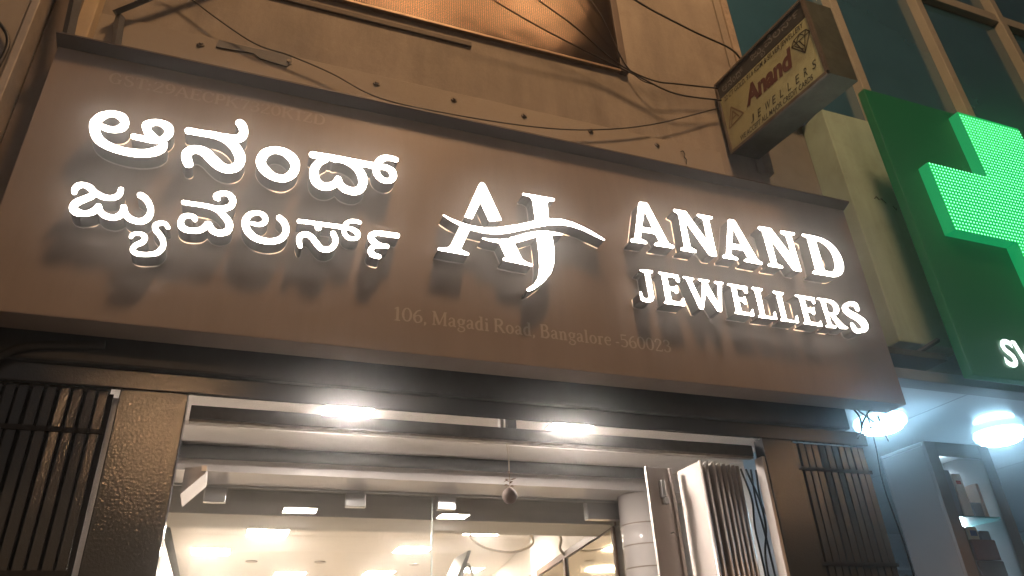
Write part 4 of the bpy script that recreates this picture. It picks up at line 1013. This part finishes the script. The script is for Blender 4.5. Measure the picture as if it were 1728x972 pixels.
# clad pillars
for (x0, x1) in ((-0.425, -0.204), (2.295, 2.475)):
    MB().bbox(x0, x1, 0.20, 0.262, 0.13, 2.4865, 0.004).build('pillar_cladding', HAMMER, shop)
MB().bbox(-0.224, -0.206, 0.264, 0.285, 0.13, 2.487, 0.003).build('door_jamb', WHITE, shop)
MB().bbox(2.276, 2.294, 0.205, 0.26, 0.13, 2.40, 0.003).build('door_jamb', WHITE, shop)
MB().bbox(-0.46, -0.43, 0.30, 0.60, 0.13, 2.487, 0.003).build('inner_jamb', WHITE, shop)

def grille(name, label, x0, n, pitch, wid, y0, z1, bars):
    g = thing(name, label, 'grille', (x0 + n * pitch / 2, y0, 0.13), 'security grilles')
    me = None
    for i in range(n):
        x = x0 + i * pitch
        dy = random.uniform(-0.002, 0.002)
        if me is None:
            o = MB().bbox(-wid / 2, wid / 2, -0.008, 0.008, 0.0, z1 - 0.13, 0.003).build('slat', HAMMER, g)
            me = o.data
        else:
            o = bpy.data.objects.new('slat', me)
            COL.objects.link(o)
            o.parent = g
            o.matrix_parent_inverse = Matrix.Translation(g.location).inverted()
        o.location = (x + wid / 2, y0 + dy, 0.13)
        o.rotation_euler = (0, random.uniform(-0.0012, 0.0012), random.uniform(-0.06, 0.06))
    for z in bars:
        MB().bbox(x0, x0 + n * pitch, y0 - 0.0145, y0 - 0.0105, z - 0.009, z + 0.009, 0.001).build('cross_bar', mat('grille_bar_steel', (0.012, 0.012, 0.013), 0.7), g)
    MB().box(x0 - 0.01, x0 + n * pitch, y0 + 0.03, y0 + 0.034, 0.13, z1).build('backing_sheet', mat('dark_backing', (0.012, 0.012, 0.013), 0.6), g)
    return g
grille('security_grille', 'dark vertical slat grille at lower left beside the pillar', -1.06, 15, 0.0405, 0.031, 0.235, 2.486, (2.335, 1.88))
grille('security_grille', 'dark vertical slat grille at lower right beside the pharmacy', 2.485, 11, 0.0415, 0.035, 0.235, 2.486, (2.36, 1.93))

# door rails
rl = thing('door_rail', 'dusty dark horizontal door rail hanging under the sign header', 'rail', (1.0, 0.3, 2.42))
MB().bbox(-0.195, 2.30, 0.285, 0.325, 2.425, 2.476, 0.003).build('rail', RAIL, rl)
MB().bbox(-0.195, 2.30, 0.290, 0.32, 2.414, 2.4245, 0.002).build('rail_edge', mat('pale_rail_edge', (0.35, 0.32, 0.28), 0.5, vary=0.3, vscale=20), rl)
MB().bbox(1.053, 1.092, 0.287, 0.322, 2.4765, 2.60, 0.003).build('hanger', RAIL, rl)
MB().bbox(1.018, 1.034, 0.287, 0.322, 2.4765, 2.60, 0.003).build('hanger', WHITE, rl)
rl2 = thing('shutter_tube', 'glossy dark round tube running across below the porch ceiling', 'rail', (1.0, 1.27, 2.59))
MB().tube([(-0.45, 1.27, 2.585), (2.42, 1.27, 2.60)], 0.034, 20).build('tube', mat('glossy_dark_tube', (0.10, 0.105, 0.107), 0.2, bump=0.1, bscale=15, vary=0.2), rl2, True)
for x in (-0.3, 2.3):
    MB().bbox(x, x + 0.03, 1.24, 1.30, 2.56, 2.626, 0.003).build('tube_bracket', RAIL, rl2)
structure(MB().box(-0.46, 2.76, 0.21, 1.64, 0.131, 0.142).build('porch_floor', mat('white_marble_floor', (0.78, 0.75, 0.71), 0.2, vary=0.06)))
# porch ceiling, step and lintel
MB().box(-1.2, 2.76, 0.402, 1.75, 2.628, 2.66).build('porch_ceiling', WHITEMATT, shop)
MB().bbox(-0.46, 2.75, 0.93, 0.985, 2.606, 2.6275, 0.003).build('ceiling_batten', WHITEMATT, shop)
MB().bbox(-0.46, 2.75, 1.34, 1.60, 2.512, 2.627, 0.003).build('lintel', WHITE, shop)
MB().box(-1.2, -0.465, 0.27, 8.6, 0.13, 2.627).build('left_inner_wall', CREAM, shop)

# porch lamps
def panel_lamp(x, y, z, sx, sy, name, label, group, m):
    t = thing(name, label, 'light', (x, y, z), group)
    fr = MB()
    for (a, b, c, d) in ((-sx - .008, sx + .008, -sy - .008, -sy), (-sx - .008, sx + .008, sy, sy + .008), (-sx - .008, -sx, -sy, sy), (sx, sx + .008, -sy, sy)):
        fr.box(x + a, x + b, y + c, y + d, z - 0.006, z - 0.0005)
    fr.build('frame', WHITE, t)
    MB().box(x - sx + 0.0005, x + sx - 0.0005, y - sy + 0.0005, y + sy - 0.0005, z - 0.004, z - 0.001).build('diffuser', m, t)
PL = emit('warm_panel_light', (1.0, 0.88, 0.79), 310.0)
panel_lamp(0.425, 0.64, 2.628, 0.107, 0.080, 'panel_light', 'square lit porch ceiling panel at left under the sign', 'porch ceiling lights', PL)
panel_lamp(1.51, 0.60, 2.628, 0.107, 0.080, 'panel_light', 'square lit porch ceiling panel right of the hanging charm', 'porch ceiling lights', PL)

# glass partition
gp = thing('glass_partition', 'frameless clear glass partition with steel clamps behind the porch', 'glass partition', (1.0, 1.6, 0.13))
GL = glass('clear_partition_glass')
for (x0, x1) in ((-0.463, 1.074), (1.080, 2.36)):
    MB().box(x0, x1, 1.648, 1.656, 0.14, 2.50).build('glass_pane', GL, gp)
for x in (-0.098, 0.637, 1.16):
    MB().bbox(x - 0.055, x + 0.055, 1.63, 1.674, 2.43, 2.511, 0.004).build('clamp', CHROME, gp)
MB().bbox(2.06, 2.30, 1.62, 1.68, 2.40, 2.50, 0.004).build('lock_box', CHROME, gp)
MB().bbox(1.073, 1.081, 1.645, 1.659, 0.14, 2.495, 0.001).build('edge_strip', mat('pale_glass_edge', (0.5, 0.55, 0.5), 0.2), gp)
MB().bbox(-0.46, 2.4, 1.605, 1.615, 2.502, 2.5115, 0.001).build('track', CHROME, gp)

# interior
MB().bbox(-0.46, 2.6, 1.90, 2.30, 2.425, 2.80, 0.004).build('inner_beam', mat('grey_inner_beam', (0.66, 0.64, 0.60), 0.55, vary=0.06), shop)
MB().box(-0.465, 4.2, 1.76, 8.6, 2.80, 2.84).build('inner_ceiling', CREAM, shop)
MB().box(-0.465, 4.2, 8.6, 8.7, 0.13, 2.84).build('inner_back_wall', CREAM, shop)
MB().box(-1.2, 4.2, 1.65, 8.6, 0.13, 0.15).build('inner_floor', mat('beige_floor_tile', (0.5, 0.43, 0.34), 0.25), shop)
rw = MB()
rw.prism([(2.42, 1.76), (2.42, 1.9), (3.5, 8.6), (3.7, 8.6), (2.75, 1.76)], 'z', 0.15, 2.799)
rw.build('inner_right_wall', CREAM, shop)
MB().prism([(2.40, 1.9), (2.385, 1.9), (3.465, 8.59), (3.48, 8.59)], 'z', 2.425, 2.475).build('wood_cornice', mat('brown_wood_cornice', (0.13, 0.055, 0.025), 0.45, vary=0.2, vscale=15), shop)
for k in range(5):
    a, b = k * 1.25 + 0.05, k * 1.25 + 1.2
    f = lambda s: (2.40 + s * 0.1614, 1.9 + s)
    p, q = f(a), f(b)
    MB().prism([p, (p[0] - 0.01, p[1]), (q[0] - 0.01, q[1]), q], 'z', 1.2, 2.41).build('mirror_panel', mat('bronze_mirror', (0.75, 0.68, 0.52), 0.06, metal=1.0), shop)
    MB().prism([(p[0] - 0.012, p[1] - 0.03), (p[0] - 0.03, p[1] - 0.03), (p[0] - 0.03, p[1]), (p[0] - 0.012, p[1])], 'z', 1.2, 2.42).build('mirror_frame', mat('brown_wood_frame', (0.20, 0.10, 0.05), 0.45), shop)
IL = emit('interior_panel_light', (1.0, 0.87, 0.76), 100.0)
spots = [(0.31, 4.35, 'square ceiling light inside the shop, nearest at left'), (2.22, 4.1, 'square ceiling light inside the shop, nearest at right'),
         (-0.15, 5.35, 'square ceiling light inside the shop, leftmost'), (1.77, 5.1, 'square ceiling light inside the shop, second row right of centre'),
         (0.72, 6.8, 'square ceiling light deep inside the shop, third row left'), (1.74, 6.7, 'square ceiling light deep inside the shop, third row centre'),
         (2.75, 6.4, 'square ceiling light deep inside the shop, third row right'), (-0.15, 7.6, 'square ceiling light at the very back of the shop')]
for (x, y, lab) in spots:
    panel_lamp(x, y, 2.80, 0.17, 0.17, 'panel_light', lab, 'interior ceiling lights', IL)
for (x, y) in ((0.95, 5.9), (2.0, 6.0), (0.25, 5.9)):
    MB().lathe([(0.06, 2.799), (0.06, 2.79), (0.04, 2.785)], x, y, 16).build('downlight_rim', mat('dark_cream_rim', (0.35, 0.30, 0.24), 0.5), shop)

# ------------------------------------------------------------------ right side of the porch
MB().lathe([(0.135, 0.14), (0.135, 2.20), (0.137, 2.202), (0.137, 2.21), (0.135, 2.212), (0.135, 2.32), (0.137, 2.322), (0.137, 2.33), (0.135, 2.332), (0.135, 2.511)], 2.345, 1.47, 40).build('round_column', WHITE, shop, True)
for z in (2.215, 2.335, 2.09):
    MB().lathe([(0.1375, z - 0.005), (0.1375, z + 0.003)], 2.345, 1.47, 40, cap=False).build('column_joint', mat('joint_brown', (0.3, 0.25, 0.2), 0.5), shop)
post = thing('steel_post', 'white painted flat steel post with a latch beside folded shutter', 'post', (1.90, 0.55, 0.13))
MB().bbox(1.835, 1.968, 0.51, 0.53, 0.13, 2.41, 0.004).build('post', SHUT, post)
MB().bbox(1.828, 1.845, 0.500, 0.5095, 0.13, 2.412, 0.003).build('post_edge', SHUT, post)
MB().bbox(1.955, 1.972, 0.498, 0.5095, 0.13, 2.405, 0.003).build('post_edge', SHUT, post)
MB().bbox(1.892, 1.915, 0.482, 0.5095, 2.265, 2.345, 0.005).build('latch', CHROME, post)
MB().bbox(1.898, 1.922, 0.478, 0.5095, 2.232, 2.262, 0.004).build('latch_plate', CHROME, post)
MB().tube([(1.925, 0.51, 2.105), (1.925, 0.485, 2.105), (1.94, 0.482, 2.085)], 0.004, 6).build('screw', CHROME, post)
fs_ = thing('folding_shutter', 'stack of folded white metal shutter leaves beside the right pillar', 'shutter', (2.15, 0.45, 0.13))
xl = 2.03
for k in range(8):
    ya = 0.352 + random.uniform(-0.006, 0.006) + k * 0.001
    lf = MB().bbox(xl, xl + 0.012, ya + 0.008, 0.545, 0.14, 2.405 - 0.002 * k, 0.003)
    o = lf.build('leaf', SHUT, fs_)
    MB().tube([(xl + 0.006, ya, 0.14), (xl + 0.006, ya, 2.407 - 0.002 * k)], 0.0095, 10).build('leaf_edge', SHUT, o, True)
    xl += 0.036 - 0.0018 * k
# cables in the gap between shutter and pillar
for k in range(4):
    x = 2.335 + 0.03 * k
    cable([(x - 0.02, 0.42, 2.40), (x + random.uniform(-.02, .03), 0.40 + 0.02 * k, 2.25), (x + random.uniform(-.03, .03), 0.42, 2.12), (x + random.uniform(-.03, .03), 0.41, 1.95), (x, 0.42, 1.6)], 0.005,
          ['leftmost', 'second', 'third', 'rightmost'][k] + ' of the dark wires hanging between shutter and right pillar')

# hanging charm
ch = thing('hanging_charm', 'round clay charm with dry leaves hanging on a string below the door rail', 'charm', (1.052, 0.305, 2.41))
MB().tube([(1.050, 0.305, 2.414), (1.054, 0.303, 2.35), (1.055, 0.305, 2.225)], 0.0016, 5).build('string', mat('pale_string', (0.5, 0.42, 0.32), 0.8), ch)
MB().tube([(1.060, 0.305, 2.414), (1.058, 0.303, 2.35), (1.0555, 0.305, 2.225)], 0.0012, 5).build('string', mat('pale_string', (0.5, 0.42, 0.32), 0.8), ch)
MB().lathe([(0.001, 2.163), (0.014, 2.166), (0.024, 2.174), (0.030, 2.186), (0.031, 2.196), (0.028, 2.208), (0.020, 2.219), (0.010, 2.226), (0.003, 2.229)], 1.053, 0.305, 20).build('clay_ball', mat('grey_brown_clay', (0.20, 0.15, 0.13), 0.75, bump=0.6, bscale=90, vary=0.25, vscale=20), ch, True)
LEAF = mat('dry_brown_leaf', (0.17, 0.09, 0.045), 0.7, vary=0.3, vscale=30)
for k in range(9):
    a = k * 2.4
    l = random.uniform(0.02, 0.036)
    z0 = 2.232 + 0.005 * k
    if k > 6:
        z0 = 2.286
    dx, dy = math.cos(a), math.sin(a)
    b = (1.0545, 0.305)
    lf = MB()
    tip = (b[0] + dx * l, b[1] + dy * l, z0 + random.uniform(-0.008, 0.012))
    mid = (b[0] + dx * l * 0.5, b[1] + dy * l * 0.5, z0 + 0.006)
    wv = (-dy * 0.006, dx * 0.006)
    lf.add([(b[0], b[1], z0), (mid[0] + wv[0], mid[1] + wv[1], mid[2]), tip, (mid[0] - wv[0], mid[1] - wv[1], mid[2]), (mid[0], mid[1], mid[2] - 0.004)],
           [(0, 1, 4), (1, 2, 4), (2, 3, 4), (3, 0, 4), (0, 3, 2, 1)])
    lf.build('dry_leaf', LEAF, ch)
# small white box on the left jamb
dc = thing('door_closer', 'white angled metal housing on the left door jamb', 'door closer', (-0.17, 0.62, 2.3))
MB().prism([(-0.193, 2.20), (-0.193, 2.30), (-0.115, 2.312), (-0.115, 2.285)], 'y', 0.50, 0.72).build('housing', WHITE, dc)
MB().bbox(-0.135, -0.114, 0.493, 0.4995, 2.287, 2.31, 0.002).build('end_plate', CHROME, dc)

# television and cable loops inside
tv = thing('wall_monitor', 'thin grey monitor on a wall arm inside the shop', 'monitor', (1.82, 3.45, 2.4))
mb = MB()
mb.prism([(1.70, 2.25), (1.82, 2.50), (1.845, 2.50), (1.74, 2.22)], 'y', 3.35, 3.75)
mb.build('screen', mat('grey_monitor_plastic', (0.25, 0.28, 0.30), 0.3), tv)
MB().tube(spline([(1.80, 3.5, 2.36), (1.87, 3.52, 2.42), (1.91, 3.55, 2.36), (1.95, 3.6, 2.30)], 6), 0.012, 6).build('arm', CHROME, tv)
def pale_cable(pts, label):
    o = MB().tube(spline(pts, 8), 0.012, 6).build('cable', mat('cream_cable', (0.6, 0.52, 0.40), 0.5), None, True)
    return tag(o, label, 'cable')
pale_cable([(2.05, 3.9, 2.79), (2.0, 3.85, 2.70), (2.12, 3.8, 2.60), (2.35, 3.75, 2.56), (2.52, 3.7, 2.62), (2.50, 3.7, 2.72), (2.42, 3.75, 2.79)], 'pale cable looped under the ceiling light inside the shop')
pale_cable([(2.60, 3.3, 2.79), (2.58, 3.28, 2.68), (2.60, 3.25, 2.58), (2.56, 3.2, 2.50), (2.60, 3.2, 2.45)], 'pale cable hanging down to the wood cornice inside')

# ------------------------------------------------------------------ street lamps (outside the frame; they light the facade)
def street_lamp(px, py, head, label, power, radius, color):
    t = thing('street_lamp', label, 'street lamp', (px, py, 0), 'street lamps')
    H = head[2] + 0.35
    MB().lathe([(0.16, 0.0), (0.16, 0.35), (0.09, 0.42), (0.055, H)], px, py, 16).build('pole', mat('galvanised_pole', (0.35, 0.35, 0.34), 0.5, metal=0.6), t, True)
    MB().tube(spline([(px, py, H - 0.05), ((px * 2 + head[0]) / 3, (py * 2 + head[1]) / 3, H + 0.12), (head[0], head[1], H - 0.1)], 8), 0.035, 8).build('arm', MATS['galvanised_pole'], t, True)
    MB().bbox(head[0] - 0.16, head[0] + 0.16, head[1] - 0.28, head[1] + 0.28, head[2] + 0.16, head[2] + 0.29, 0.04).build('lamp_housing', MATS['galvanised_pole'], t)
    la = bpy.data.lights.new('lamp_bulb', 'POINT')
    la.energy = power
    la.color = color
    la.shadow_soft_size = radius
    lo = bpy.data.objects.new('lamp_bulb', la)
    COL.objects.link(lo)
    lo.location = head
    lo.parent = t
    lo.matrix_parent_inverse = Matrix.Translation(t.location).inverted()
    return t
SOD = (1.0, 0.56, 0.27)
street_lamp(1.3, -3.6, (1.3, -2.7, 8.6), 'tall sodium street lamp standing at the kerb in front of the sign', 1180, 0.42, SOD)
street_lamp(-1.15, -9.6, (-1.15, -8.6, 5.1), 'sodium street lamp across the road facing the left pillar', 150, 0.15, SOD)
street_lamp(10.6, -9.6, (10.6, -8.6, 5.0), 'sodium street lamp across the road further right', 70, 0.10, SOD)

# ------------------------------------------------------------------ thin air volume added for the lens glow around bright lights
hz = bpy.data.materials.new('glow_volume')
hz.use_nodes = True
nt = hz.node_tree
nt.nodes.clear()
ho = nt.nodes.new('ShaderNodeOutputMaterial')
pv = nt.nodes.new('ShaderNodeVolumePrincipled')
pv.inputs['Color'].default_value = (0.95, 0.95, 0.95, 1)
pv.inputs['Density'].default_value = 0.023
pv.inputs['Anisotropy'].default_value = 0.945
nt.links.new(pv.outputs[0], ho.inputs['Volume'])
hb = MB().box(-26, 29, -21, 15, -1.3, 9.9).build('lens_glow', hz)
hb['kind'] = 'stuff'
